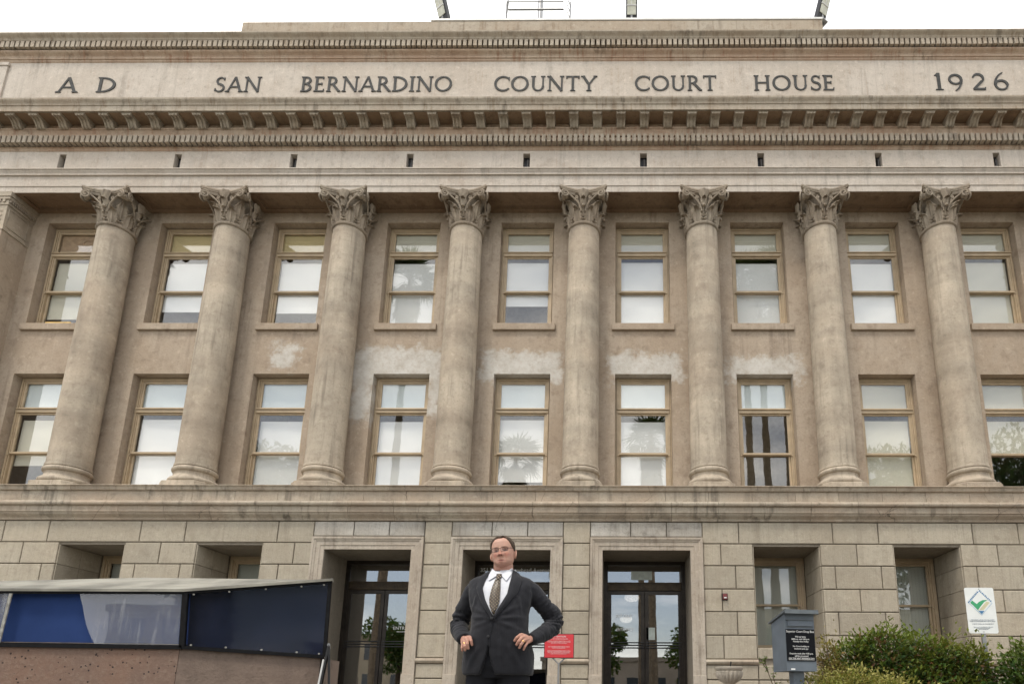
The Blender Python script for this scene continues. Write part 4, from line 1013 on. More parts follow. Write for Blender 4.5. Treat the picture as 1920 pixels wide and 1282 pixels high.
def leaves_mesh(items):
    """items: (position, direction, normal, length, width, colour); each leaf is folded along its midrib and bent"""
    v, f, col = [], [], []
    for p, d, n, L, wd, c in items:
        d = d.normalized(); s = d.cross(n)
        if s.length < 1e-4: s = d.orthogonal()
        s.normalize(); n = s.cross(d); k = len(v)
        v += [p, p + d * L * .45 + s * wd * .5 + n * wd * .14, p + d * L * .45 - n * wd * .06, p + d * L * .45 - s * wd * .5 + n * wd * .14, p + d * L - n * L * .14]
        f += [(k, k + 1, k + 2), (k, k + 2, k + 3), (k + 1, k + 4, k + 2), (k + 2, k + 4, k + 3)]
        col += [c] * 5
    me = bpy.data.meshes.new('leaves'); me.from_pydata([tuple(q) for q in v], [], f); me.update()
    a = me.attributes.new('tint', 'FLOAT_COLOR', 'POINT')
    a.data.foreach_set('color', [x for c in col for x in (*c, 1.0)])
    return me

def shrub(name, blobs, n, L, palette, label, cat, group, base, seed, young=None, twig=18, wild=.12):
    rnd = random.Random(seed)
    o = thing(name, base, label, cat, group); bx, by, _ = base
    items = []
    tot = sum(b[3] * b[4] + b[3] * b[5] for b in blobs)
    for (x, y, z, rx, ry, rz) in blobs:
        for _ in range(int(n * (rx * ry + rx * rz) / tot)):
            u = Vector((rnd.gauss(0, 1), rnd.gauss(0, 1), rnd.gauss(0, 1))).normalized()
            r = 1 - abs(rnd.gauss(0, .30)) + (rnd.random() ** 6) * wild * 3
            if noise.noise(Vector((u.x * 2.3 + x * 3, u.y * 2.3, u.z * 2.3 + z * 4))) < -.20: r *= .80
            p = Vector((x - bx + u.x * rx * r, y - by + u.y * ry * r, z + u.z * rz * r))
            if p.z < .03: continue
            d = (u + Vector((rnd.uniform(-.8, .8), rnd.uniform(-.8, .8), rnd.uniform(-.5, .9)))).normalized()
            c = list(rnd.choice(palette))
            h = (u.z * r + .25) + rnd.uniform(-.3, .3)
            if young and h > .62 and r > .8: c = [a + (b - a) * min(1, (h - .62) * 2.4) for a, b in zip(c, young)]
            k = rnd.uniform(.75, 1.25); c = [q * k for q in c]
            nn = (u + Vector((rnd.uniform(-.7, .7), rnd.uniform(-.7, .7), .9))).normalized()
            s = L * rnd.uniform(.65, 1.25)
            items.append((p, d, nn, s, s * rnd.uniform(.42, .55), c))
    link('foliage', leaves_mesh(items), M_leaf, o, local=True, kind='stuff')
    m = MB()
    for _ in range(twig):
        b = rnd.choice(blobs); a = rnd.uniform(0, 6.3); q = rnd.uniform(.3, .9)
        e = Vector((b[0] - bx + math.cos(a) * b[3] * q, b[1] - by + math.sin(a) * b[4] * q, b[2] + b[5] * rnd.uniform(.2, .95)))
        s = Vector((rnd.uniform(-.25, .25), rnd.uniform(-.2, .2), 0)); mid = s.lerp(e, .5) + Vector((rnd.uniform(-.1, .1), rnd.uniform(-.1, .1), .1))
        m.tube([s, mid, e], [.014, .010, .004], 5)
    link('stems', m.me(), M_bark, o, local=True)
    return o
DG = [(.045, .100, .018), (.065, .130, .022), (.026, .060, .014), (.090, .145, .026), (.050, .088, .018), (.09, .11, .02), (.030, .070, .018)]
HG = DG + [(.10, .045, .02), (.13, .06, .018)]
YG = [(.24, .24, .045), (.30, .28, .06), (.18, .21, .035), (.27, .20, .05), (.20, .24, .05), (.34, .30, .10)]
shrub('hedge_shrub', [(6.75, 10.7, .95, .45, .55, .68), (7.2, 10.6, 1.10, .55, .6, .76), (7.75, 10.65, 1.02, .50, .6, .70), (6.55, 10.5, .55, .5, .5, .5), (7.5, 10.4, .6, .7, .6, .6)], 19000, .088, HG,
      'large dark green shrub between the drop box and the white sign', 'shrub', 'shrubs along the court house wall', (7.15, 10.7, 0), 3, (.13, .17, .02), 30)
shrub('hedge_shrub', [(8.15, 10.5, .98, .42, .5, .62), (8.5, 10.3, .90, .34, .45, .58), (8.25, 10.2, .5, .45, .5, .5)], 9800, .084, HG,
      'looser green shrub behind the post of the white sign', 'shrub', 'shrubs along the court house wall', (8.3, 10.4, 0), 5, (.15, .17, .025), 26, .2)
shrub('hedge_shrub', [(9.12, 9.7, .86, .48, .5, .66), (9.3, 9.6, .55, .6, .6, .55)], 9000, .086, DG,
      'green shrub cut off by the right edge of the picture', 'shrub', 'shrubs along the court house wall', (9.2, 9.7, 0), 8, (.10, .14, .02), 16)
shrub('low_shrub', [(5.55, 8.9, .55, .45, .4, .46), (6.05, 9.0, .62, .50, .4, .47), (6.55, 9.0, .55, .45, .4, .44), (7.0, 9.1, .4, .4, .4, .42)], 12500, .055, YG,
      'low yellow green shrub beside the foot of the drop box', 'shrub', None, (6.1, 9.0, 0), 11, (.36, .33, .10), 20)
shrub('amber_shrub', [(6.12, 10.15, 1.15, .18, .2, .42), (6.2, 10.2, .8, .25, .25, .4)], 2200, .06, [(.16, .12, .025), (.20, .12, .03), (.13, .13, .03), (.22, .16, .05), (.09, .05, .02)],
      'thin amber leaved shrub just behind the drop box', 'shrub', None, (6.15, 10.2, 0), 13, (.24, .20, .05), 10, .3)
# a lone sprig left of the box
def sprig(name, base, stems, label, seed, L):
    rnd = random.Random(seed); o = thing(name, base, label, 'plant'); m = MB(); it = []
    for pts in stems:
        P_ = [Vector(p) for p in pts]; m.tube(P_, [.010 - .007 * k / (len(P_) - 1) for k in range(len(P_))], 5)
        for k in range(1, len(P_)):
            for q in range(6 if k < len(P_) - 1 else 16):
                p = P_[k - 1].lerp(P_[k], rnd.random()); d = Vector((rnd.uniform(-1, 1), rnd.uniform(-1, .6), rnd.uniform(-.5, .8)))
                s = L * rnd.uniform(.6, 1.2); it.append((p, d, Vector((rnd.uniform(-.5, .5), -.6, .8)), s, s * .42, [x * rnd.uniform(.8, 1.2) for x in rnd.choice([(.12, .17, .03), (.07, .12, .02), (.10, .14, .03)])]))
    link('stems', m.me(), M_bark, o, local=True); link('foliage', leaves_mesh(it), M_leaf, o, local=True, kind='stuff')
sprig('leafy_sprig', (5.1, 9.3, 0), [[(0, 0, 0), (-.05, 0, .6), (-.18, 0, 1.0), (-.30, -.02, 1.22)], [(0, 0, 0), (-.03, .05, .7), (-.10, .05, .95), (-.05, .05, 1.1)], [(0, 0, .2), (.02, 0, .6), (.0, 0, .9)], [(-.18, 0, 1.0), (-.22, 0, 1.15), (-.20, 0, 1.24)]],
      'spindly green sprig reaching up left of the drop box', 4, .06)

# ------------------------------------------------------------------ across the street: seen in the glass
def fan_leaf(rnd, m_items, root, d, L, col):
    up_ = Vector((0, 0, 1)); s = d.cross(up_).normalized() if abs(d.z) < .98 else Vector((1, 0, 0)); n = s.cross(d)
    hub = root + d * L * .5
    m_items.append((root, d, n, L * .55, .07, (.12, .13, .05)))
    for k in range(11):
        a = R(-75 + 15 * k); dd = (d * math.cos(a) + s * math.sin(a) - up_ * rnd.uniform(.05, .4)).normalized()
        m_items.append((hub, dd, n, L * rnd.uniform(.5, .65), .13, [q * rnd.uniform(.8, 1.2) for q in col]))
def palm_crown(seed):
    rnd = random.Random(seed); it = []
    for k in range(44):
        a = rnd.uniform(0, 6.283); e = R(rnd.uniform(-25, 80)); d = Vector((math.cos(a) * math.cos(e), math.sin(a) * math.cos(e), math.sin(e)))
        fan_leaf(rnd, it, Vector((0, 0, 0)), d, rnd.uniform(1.7, 2.3), (.09, .12, .045))
    for k in range(60):
        a = rnd.uniform(0, 6.283); z = -rnd.uniform(0, 2.6); d = Vector((math.cos(a) * .55, math.sin(a) * .55, -1)).normalized()
        fan_leaf(rnd, it, Vector((math.cos(a) * .2, math.sin(a) * .2, z)), d, rnd.uniform(1.0, 1.5), (.30, .24, .14))
    return leaves_mesh(it)
CR = [palm_crown(1), palm_crown(2)]
M_palm = plain('palm_bark', (.21, .165, .115), .95, .25, 6, bump=.5)
TR = MB().tube([(0, 0, 0), (.05, 0, .25), (.12, .03, .55), (.1, 0, .8), (0, 0, 1.0)], [.34, .27, .22, .20, .19], 10).me(60)
def palm(x, y, h, k, rz, where):
    o = thing('palm_tree', (x, y, 0), 'tall fan palm across the street, reflected in ' + where, 'palm tree', 'palms reflected in the court house glass', rz)
    t = link('trunk', TR, M_palm, o, local=True, scale=(1.0, 1.0, h)); link('crown', CR[k % 2], M_leaf, o, loc=(0, 0, h), local=True)
for a in ((-10.9, -3.2, 27, 0, 0, 'the fourth window of the upper row'), (-4.3, -8.0, 16.5, 1, 1, 'the middle window of the lower row'), (5.1, -8.2, 18.0, 0, 2, 'the sixth window of the lower row'), (11.0, -3.4, 27.0, 1, 3, 'the left side of the unshaded window'),
          (12.2, -4.2, 25.5, 0, 4, 'the centre of the unshaded window'), (13.4, -3.8, 28.0, 1, 5, 'the right side of the unshaded window'), (-1.6, -14, 13.0, 0, 0, 'the middle door'), (4.6, -12.5, 14.0, 1, 2, 'the right hand door')):
    palm(*a)
def crown_mesh(seed, n, rx, rz, L, pal):
    rnd = random.Random(seed); it = []
    bl = [(rnd.uniform(-.55, .55), rnd.uniform(-.55, .55), rnd.uniform(-.5, .6), rnd.uniform(.35, .6)) for _ in range(9)]
    for _ in range(n):
        b = rnd.choice(bl); u = Vector((rnd.gauss(0, 1), rnd.gauss(0, 1), rnd.gauss(0, 1))).normalized(); r = b[3] * (1 - abs(rnd.gauss(0, .2)))
        p = Vector(((b[0] + u.x * r) * rx, (b[1] + u.y * r) * rx, (b[2] + u.z * r) * rz))
        s = L * rnd.uniform(.6, 1.3); it.append((p, (u + Vector((rnd.uniform(-.8, .8), rnd.uniform(-.8, .8), rnd.uniform(-.8, .4)))), u, s, s * .5, [q * rnd.uniform(.6, 1.3) for q in rnd.choice(pal)]))
    return leaves_mesh(it)
TC = [crown_mesh(21, 3600, 2.6, 2.0, .34, DG), crown_mesh(22, 5200, 4.2, 5.4, .5, DG)]
TT = MB().tube([(0, 0, 0), (.05, .02, .5), (0, 0, 1.0)], [.22, .16, .10], 8).me(60)
for x, y, h, k, lab in ((-14, -16, 3.6, 0, 'round street tree reflected in the left hand door'), (-7.5, -17, 3.9, 0, 'round street tree reflected between the doors'), (1.2, -16.5, 3.4, 0, 'round street tree reflected in the middle door'),
                        (8.6, -17, 4.0, 0, 'round street tree reflected in the right hand door'), (15, -16, 3.7, 0, 'round street tree reflected in the ground floor window'),
                        (-22, -9, 11, 1, 'tall dark tree reflected in the third window of the lower row'), (23, -8, 10.5, 1, 'tall dark tree reflected in the eighth window of the lower row'), (32, -9, 12, 1, 'tall dark tree reflected in the last window of the lower row')):
    o = thing('street_tree', (x, y, 0), lab, 'tree', 'trees across the street', rz=x)
    link('trunk', TT, M_bark, o, local=True, scale=(1.2, 1.2, h)); link('crown', TC[k], M_leaf, o, loc=(0, 0, h + (.6 if k == 0 else 1.5)), local=True)
def far_building(x0, x1, y, h, col, lab):
    o = thing('office_building', ((x0 + x1) / 2, y, 0), lab, 'building', 'buildings across the street'); w_ = (x1 - x0) / 2
    link('wall', MB().box(-w_, w_, -12, 0, 0, h).me(), plain('far_wall', col, .85, .1, .6), o, local=True)
    link('cornice', MB().box(-w_ - .2, w_ + .2, -12.2, .2, h, h + .5).me(), plain('far_cornice', [c * .8 for c in col], .85), o, local=True)
    wm = MB().box(-.8, .8, .002, .06, 0, 1.7).me(); dk = plain('far_window', (.04, .05, .06), .15)
    for r in range(int(h // 3.2)):
        for k in range(int(2 * w_ // 3)):
            link('window', wm, dk, o, loc=(-w_ + 1.8 + 3 * k, 0, 1 + 3.2 * r), local=True)
far_building(-34, -12, -34, 6.4, (.42, .36, .27), 'beige office block reflected in the left hand door')
far_building(-6, 14, -42, 4.6, (.30, .26, .22), 'low brown building reflected in the right hand door')
far_building(17, 38, -36, 9.6, (.48, .42, .30), 'cream office block reflected in the ground floor window')

# ------------------------------------------------------------------ the man in the suit
def interp(tab, z):
    if z <= tab[0][0]: return tab[0][1:]
    for a, b in zip(tab, tab[1:]):
        if z <= b[0]:
            t = (z - a[0]) / (b[0] - a[0]); t = t * t * (3 - 2 * t) * .5 + t * .5
            return tuple(p + (q - p) * t for p, q in zip(a[1:], b[1:]))
    return tab[-1][1:]
def sup(w_, yf, yb, ph, n=2.4, cx=0.0):
    s, c = math.sin(ph), math.cos(ph); e = 2 / n
    x = cx + w_ * math.copysign(abs(s) ** e, s); k = abs(c) ** e
    return x, (yf * k if c > 0 else yb * k)
def remeshed(mb, vox, it=2, fac=.5):
    me = mb.me(); o = bpy.data.objects.new('tmp', me); COL.objects.link(o)
    r = o.modifiers.new('r', 'REMESH'); r.mode = 'VOXEL'; r.voxel_size = vox
    if it: sm_ = o.modifiers.new('s', 'SMOOTH'); sm_.iterations = it; sm_.factor = fac
    bpy.context.view_layer.update(); dg = bpy.context.evaluated_depsgraph_get()
    out_ = bpy.data.meshes.new_from_object(o.evaluated_get(dg)); bpy.data.objects.remove(o); out_.materials.clear(); out_.shade_smooth(); return out_
def spline(pts, n):
    """smooth path and radii through (x,y,z,r...) keys"""
    o = []
    P_ = [Vector(p[:3]) for p in pts]; Rr = [p[3] for p in pts]; m_ = len(pts)
    for i in range(m_ - 1):
        p0, p1, p2, p3 = P_[max(i - 1, 0)], P_[i], P_[i + 1], P_[min(i + 2, m_ - 1)]
        for k in range(n):
            t = k / n; q = .5 * (2 * p1 + (p2 - p0) * t + (2 * p0 - 5 * p1 + 4 * p2 - p3) * t * t + (3 * p1 - p0 - 3 * p2 + p3) * t ** 3)
            o.append((q, Rr[i] + (Rr[i + 1] - Rr[i]) * t))
    o.append((P_[-1], Rr[-1])); return o
def limb(mb, pts, n=6, seg=14):
    s = spline(pts, n); mb.tube([p for p, _ in s], [r for _, r in s], seg); return s

MAN = thing('person', (1.771, 4.66, 0), 'man in a dark grey suit, white shirt and patterned tie standing with hands on hips', 'person')
g = G('suit_cloth', .82); P = g.obj
wv = g.noise(g.map(P, (900, 900, 900)), 1.0, 1); st = g.mth('FRACT', g.mth('MULTIPLY', g.xyz(P)[0], 62))
c = g.mix(g.rng(g.noise(P, 7, 4), .3, .7), (.0115, .0118, .0155), (.017, .0174, .022))
c = g.mix(g.mth('MULTIPLY', g.rng(st, .0, .12, 1, 0), .16), c, (.07, .07, .08)); g.col(c)
g.b.inputs['Sheen Weight'].default_value = .12; g.b.inputs['Sheen Roughness'].default_value = .5; g.b.inputs['Specular IOR Level'].default_value = .25
g.bump(g.mth('ADD', g.mth('MULTIPLY', wv, .15), g.noise(P, 13, 3)), .35, .008); M_suit = g.m
g = G('trouser_cloth', .85); g.col((.014, .0145, .018)); g.b.inputs['Specular IOR Level'].default_value = .2; g.bump(g.noise(g.obj, 9, 3), .3, .01); M_trou = g.m
g = G('shirt_cotton', .75); P = g.obj; g.col(g.mix(g.rng(g.noise(P, 20, 3), .3, .7), (.66, .67, .70), (.58, .59, .64))); g.bump(g.noise(P, 16, 3), .3, .006); M_shirt = g.m
g = G('tie_silk', .42); x, y, z = g.xyz(g.obj)
u = g.mth('MULTIPLY', g.mth('ADD', x, z), 40); v_ = g.mth('MULTIPLY', g.mth('SUBTRACT', z, x), 40)
du = g.mth('ABSOLUTE', g.mth('SUBTRACT', g.mth('FRACT', u), .5)); dv = g.mth('ABSOLUTE', g.mth('SUBTRACT', g.mth('FRACT', v_), .5))
e = g.mth('MAXIMUM', du, dv)
c = g.mix(g.rng(e, .38, .44), (.050, .030, .016), (.010, .008, .008)); c = g.mix(g.rng(e, .27, .21), c, (.13, .08, .028)); c = g.mix(g.rng(e, .13, .09), c, (.70, .62, .46)); g.col(c); M_tie = g.m
M_gold = plain('gold', (.75, .48, .15), .25, .05, 10, 1.0)

# --- jacket
TOR = [(.800, .258, -.185, .170), (.84, .266, -.195, .172), (.95, .262, -.216, .168), (1.05, .236, -.230, .158), (1.15, .212, -.238, .148), (1.25, .212, -.230, .146), (1.35, .232, -.204, .148),
       (1.42, .246, -.180, .148), (1.465, .252, -.156, .142), (1.50, .250, -.132, .130), (1.522, .232, -.112, .120), (1.545, .165, -.094, .112), (1.585, .094, -.068, .096)]
def torso(mb, grow=0.0, z0=.80, z1=1.585):
    rr = []
    for k in range(41):
        z = z0 + (z1 - z0) * k / 40; w_, yf, yb = interp(TOR, z)
        rr.append([Vector((*sup(w_ + grow, yf - grow, yb + grow, 2 * math.pi * j / 48, 2.5), z)) for j in range(48)])
    mb.rings(rr)
J = MB(); torso(J)
ARM_L = [(-.160, .01, 1.466, .060), (-.208, .012, 1.446, .070), (-.258, .045, 1.355, .070), (-.325, .10, 1.240, .069), (-.328, .085, 1.172, .067), (-.292, -.02, 1.105, .060), (-.238, -.125, 1.054, .049)]
ARM_R = [(.165, .01, 1.462, .060), (.226, .012, 1.436, .070), (.302, .045, 1.350, .070), (.392, .095, 1.248, .069), (.392, .075, 1.178, .067), (.326, -.03, 1.105, .060), (.252, -.125, 1.056, .049)]
paths = [limb(J, ARM_L), limb(J, ARM_R)]
jm = remeshed(J, .0085, 4)
FOLD = [((-.02, 1.20), (-.20, 1.30), .016, .0055), ((-.02, 1.195), (-.21, 1.22), .015, .006), ((-.01, 1.20), (.17, 1.30), .016, .005), ((0, 1.195), (.20, 1.215), .016, .006), ((-.02, 1.19), (-.19, 1.13), .016, .004), ((-.01, 1.19), (.18, 1.12), .016, .004),
        ((-.225, 1.42), (-.195, 1.27), .014, .006), ((.235, 1.41), (.205, 1.27), .014, .006), ((-.12, .98), (-.20, .84), .022, .006), ((.10, 1.0), (.19, .85), .022, .006), ((.05, 1.04), (.06, .86), .02, .004), ((-.16, 1.36), (-.19, 1.24), .012, .004), ((.16, 1.36), (.18, 1.24), .012, .004)]
JN = [(q.co.copy(), q.normal.copy()) for q in jm.vertices]
for q, (p, nrm) in zip(jm.vertices, JN):
    d = 0.0
    if p.y < 0.02:
        for (ax, az), (bx, bz), wd, am in FOLD:
            dx, dz_ = bx - ax, bz - az; t = max(0, min(1, ((p.x - ax) * dx + (p.z - az) * dz_) / (dx * dx + dz_ * dz_)))
            r2 = (p.x - ax - dx * t) ** 2 + (p.z - az - dz_ * t) ** 2
            if r2 < (3 * wd) ** 2: d += am * (math.exp(-r2 / wd ** 2) - .55 * math.exp(-r2 / (2.1 * wd) ** 2)) * (.35 + .65 * math.sin(math.pi * min(1, t * .8 + .2))) * 2.1
    if abs(p.x) > .235 or p.y > .03 and abs(p.x) > .22:           # sleeves: rings of creases near the elbow
        for s in paths:
            b = min(range(len(s)), key=lambda i: (s[i][0] - p).length_squared)
            if (s[b][0] - p).length < .10:
                tt = b / (len(s) - 1); k = math.exp(-((tt - .58) / .20) ** 2)
                d += .0095 * k * math.sin(tt * 62 + 3.2 * p.x * 14 + 9 * noise.noise(p * 9)) + .003 * math.sin(tt * 40 + p.z * 60) * (1 - k)
    d += .004 * noise.noise(p * 11) + .0018 * noise.noise(p * 27)
    # the cutaway below the lower button shows the trousers
    if p.y < -.02 and p.z < 1.0:
        h = (1.0 - p.z) / .2; l, r = -.040 - .065 * h ** 1.3, -.036 + .045 * h ** 1.6
        if l < p.x < r: p = p + Vector((0, .085 * min(1, (p.x - l) / .008, (r - p.x) / .008), 0))
    q.co = p + nrm * d
jm.update()
link('jacket', jm, M_suit, MAN, local=True)
bvh = BVHTree.FromPolygons([v.co for v in jm.vertices], [tuple(p.vertices) for p in jm.polygons])
def surf(x, z, lo=-.062):
    h = bvh.ray_cast(Vector((x, -1, z)), Vector((0, 1, 0)))
    return h[0].y if h[0] is not None and h[0].y < .02 else lo
def poly_at(pts, t):
    L = [0]
    for a, b in zip(pts, pts[1:]): L.append(L[-1] + math.dist(a, b))
    s = t * L[-1]
    for i in range(len(pts) - 1):
        if s <= L[i + 1] or i == len(pts) - 2:
            k = (s - L[i]) / max(1e-9, L[i + 1] - L[i]); return pts[i][0] + (pts[i + 1][0] - pts[i][0]) * k, pts[i][1] + (pts[i + 1][1] - pts[i][1]) * k
def patch(name, Lp, Rp, off, th, mat, nu=10, nv=26, parent=MAN, bulge=0.0, smoothy=True):
    """cloth piece laid on the jacket front between two edge lines given in (x,z)"""
    m = MB(); rows = []
    for j in range(nv + 1):
        t = j / nv; a, b = poly_at(Lp, t), poly_at(Rp, t); row = []
        for i in range(nu + 1):
            u = i / nu; x, z = a[0] + (b[0] - a[0]) * u, a[1] + (b[1] - a[1]) * u
            row.append([x, surf(x, z) - off - bulge * math.sin(math.pi * u), z])
        rows.append(row)
    if smoothy:
        for _ in range(3):
            for j in range(1, nv):
                for i in range(nu + 1): rows[j][i][1] = min(rows[j][i][1], .25 * rows[j - 1][i][1] + .5 * rows[j][i][1] + .25 * rows[j + 1][i][1])
    n1 = nu + 1; v = [Vector(p) for r in rows for p in r]; k = len(v); v += [p + Vector((0, th, 0)) for p in v]
    f = [(j * n1 + i, j * n1 + i + 1, (j + 1) * n1 + i + 1, (j + 1) * n1 + i) for j in range(nv) for i in range(nu)]
    f += [tuple(q + k for q in r)[::-1] for r in f]
    ed = [(i, i + 1) for i in range(nu)] + [(nv * n1 + i + 1, nv * n1 + i) for i in range(nu)] + [((j + 1) * n1, j * n1) for j in range(nv)] + [(j * n1 + nu, (j + 1) * n1 + nu) for j in range(nv)]
    f += [(a, a + k, b + k, b) for a, b in ed]
    m.add(v, f); return link(name, m.me(50), mat, parent, local=True)
VL = [(-.072, 1.585), (-.098, 1.50), (-.110, 1.43), (-.080, 1.34), (-.016, 1.222)]
VR = [(.092, 1.590), (.090, 1.50), (.078, 1.385), (.045, 1.315), (-.002, 1.222)]
patch('shirt', [(x - .006, z) for x, z in VL], [(x + .006, z) for x, z in VR], .003, .02, M_shirt, 14, 30)
patch('lapel', VL, [(-.128, 1.560), (-.163, 1.505), (-.158, 1.42), (-.110, 1.32), (-.028, 1.200)], .013, .010, M_suit, 8, 28, bulge=.009)
patch('lapel', VR, [(.140, 1.560), (.172, 1.500), (.150, 1.40), (.092, 1.312), (.006, 1.198)], .013, .010, M_suit, 8, 28, bulge=.009)
cp = spline([(-.112, -.085, 1.520, 1), (-.116, -.02, 1.552, 1), (-.092, .065, 1.575, 1), (.005, .110, 1.588, 1), (.104, .065, 1.575, 1), (.128, -.02, 1.552, 1), (.122, -.085, 1.520, 1)], 6)
link('jacket_collar', MB().tube([p for p, _ in cp], [(.024, .012)] * len(cp), 10).me(60), M_suit, MAN, local=True)
patch('tie', [(-.024, 1.500), (-.040, 1.42), (-.048, 1.34), (-.040, 1.29), (-.012, 1.226)], [(.016, 1.500), (.024, 1.42), (.028, 1.34), (.022, 1.29), (-.004, 1.226)], .016, .014, M_tie, 8, 24, bulge=.006)
patch('tie_knot', [(-.022, 1.548), (-.020, 1.520), (-.015, 1.498)], [(.018, 1.548), (.015, 1.520), (.009, 1.498)], .024, .02, M_tie, 6, 10, bulge=.008, smoothy=False)
patch('collar_wing', [(-.066, 1.598), (-.038, 1.572), (-.008, 1.546)], [(-.082, 1.542), (-.074, 1.490), (-.024, 1.528)], .018, .012, M_shirt, 6, 12)
patch('collar_wing', [(.088, 1.602), (.048, 1.576), (.006, 1.546)], [(.086, 1.546), (.060, 1.488), (.022, 1.528)], .018, .012, M_shirt, 6, 12)
patch('front_edge', [(-.014, 1.215), (-.040, 1.07), (-.040, 1.00)], [(.000, 1.215), (-.026, 1.07), (-.026, 1.00)], .004, .006, M_suit, 3, 14)
patch('pocket', [(.075, 1.372), (.075, 1.352)], [(.150, 1.384), (.150, 1.364)], .005, .006, M_suit, 8, 2)
for s in (-1, 1): patch('pocket_flap', [(s * .13, 1.0), (s * .13, .955)], [(s * .225, 1.005), (s * .225, .96)], .004, .006, M_suit, 8, 3)
for x, z in ((-.017, 1.197), (-.038, 1.067)):
    link('button', MB().lathe([(.001, -.006), (.009, -.005), (.0115, -.002), (.010, .004)], 12).xf(Matrix.Translation((x, surf(x, z) - .008, z)) @ Matrix.Rotation(R(-90), 4, 'X')).me(40), M_black, MAN, local=True)
m = MB(); rr = []
for k, (rx, ry, z, ty) in enumerate(((.100, .096, 1.535, .02), (.096, .092, 1.56, .02), (.091, .087, 1.60, .018), (.088, .084, 1.618, .018), (.083, .079, 1.60, .018))):
    rr.append([Vector((.012 + rx * math.sin(a), ty - ry * math.cos(a), z - .010 - .068 * max(0, math.cos(a)) ** 1.6)) for a in [2 * math.pi * j / 28 for j in range(28)]])
m.rings(rr); link('collar_band', m.me(60), M_shirt, MAN, local=True)

# --- body: head, neck, hands and the core under the clothes, one skin
HT = [(-.120, .020, -.070, -.040), (-.112, .042, -.089, -.020), (-.098, .061, -.097, .012), (-.078, .074, -.096, .050), (-.05, .080, -.095, .070), (-.02, .083, -.094, .085), (.01, .083, -.092, .095), (.04, .083, -.095, .100), (.07, .079, -.091, .097), (.095, .066, -.074, .082), (.110, .046, -.050, .060), (.118, .018, -.015, .03)]
HM = Matrix.Translation((.002, -.02, 1.730)) @ Matrix.Rotation(R(-3), 4, 'Z') @ Matrix.Rotation(R(-7), 4, 'Y') @ Matrix.Rotation(R(-1), 4, 'X')
FD = -.010
def bmp(x, z, cx, cz, sx, sz): return math.exp(-((x - cx) / sx) ** 2 - ((z - cz - (FD if cz > -.09 else FD * .3)) / sz) ** 2)
def head_pt(z, ph, grow=0.0):
    w_, yf, yb = interp(HT, z); x, y = sup(w_ + grow, yf - grow, yb + grow, ph, 2.25)
    if math.cos(ph) > 0:
        a = abs(x); d = 0; zn = z - FD
        nz_ = max(0, min(1, (.030 - zn) / .058)) if -.034 < zn < .030 else 0
        d += (.005 + .031 * nz_ ** 1.2) * math.exp(-(x / (.009 + .007 * nz_)) ** 2) * (1 if zn > -.030 else max(0, 1 - (-.030 - zn) / .006)) * (zn < .034)
        d += .010 * bmp(a, z, .015, -.026, .008, .009)
        d -= .018 * bmp(a, z, .034, .012, .016, .013); d += .008 * bmp(a, z, .034, .034, .022, .008); d += .004 * bmp(a, z, .034, .004, .012, .006)
        d += .006 * bmp(a, z, .046, -.022, .020, .022); d -= .004 * bmp(a, z, .034, -.056, .007, .02)
        d += .008 * bmp(x, z, 0, -.065, .020, .006) + .008 * bmp(x, z, 0, -.079, .017, .006) - .005 * bmp(x, z, 0, -.072, .024, .0028)
        d += .008 * bmp(x, z, 0, -.100, .020, .014) - .004 * bmp(x, z, 0, -.0895, .02, .005); d += .006 * bmp(a, z, .052, -.080, .02, .022)
        y -= d * (max(0, math.cos(ph)) ** .5)
    return Vector((x, y, z))
hb = MB(); rr = []
for k in range(73):
    z = -.120 + .238 * k / 72; rr.append([head_pt(z, 2 * math.pi * j / 96) for j in range(96)])
hb.rings(rr)
for s in (-1, 1):                                  # ears: a rim round a hollow
    c0 = Vector((s * .0875, .014, -.016))
    hb.tube([c0 + Vector((s * .012 * math.sin(t * 3.1), .018 * math.cos(t * 4.6) + .004, .036 * math.cos(t * 3.14) + .002)) for t in [k / 12 for k in range(13)]], [.0065] * 13, 8)
    hb.tube([c0 + Vector((-s * .010, .002, .026)), c0 + Vector((-s * .004, .004, 0)), c0 + Vector((-s * .010, -.004, -.030))], [.009, .012, .009], 8)
hb.xf(HM)
limb(hb, [(.006, .03, 1.40, .085), (.010, .022, 1.50, .080), (.008, .012, 1.57, .077), (.004, .0, 1.64, .074), (0, .0, 1.70, .066)], 4, 24)
limb(hb, [(0, 0, .95, .10), (0, 0, 1.15, .12), (0, 0, 1.35, .13), (0, 0, 1.45, .09)], 4, 16)
for A in (ARM_L, ARM_R): limb(hb, [(x, y, z, r * (.62 if i < 5 else .60)) for i, (x, y, z, r) in enumerate(A)] , 5, 12)
for s in (-1, 1): limb(hb, [(s * .09, 0, .98, .085), (s * .11, 0, .75, .07), (s * .118, -.01, .48, .052), (s * .12, .01, .30, .05), (s * .122, .02, .09, .036), (s * .125, -.06, .045, .03)], 4, 12)
HL = [((-.178, -.198, 1.066), (-.162, -.222, 1.036), (-.156, -.214, 1.004)), ((-.197, -.206, 1.050), (-.186, -.230, 1.014), (-.181, -.218, .979)), ((-.215, -.200, 1.032), (-.208, -.224, .996), (-.204, -.212, .966)), ((-.233, -.184, 1.014), (-.231, -.204, .986), (-.228, -.196, .964))]
HR = [((.190, -.198, 1.086), (.163, -.222, 1.060), (.146, -.214, 1.035)), ((.206, -.206, 1.067), (.178, -.230, 1.033), (.164, -.218, 1.006)), ((.220, -.200, 1.048), (.198, -.224, 1.012), (.183, -.212, .986)), ((.237, -.184, 1.028), (.222, -.204, .998), (.212, -.196, .974))]
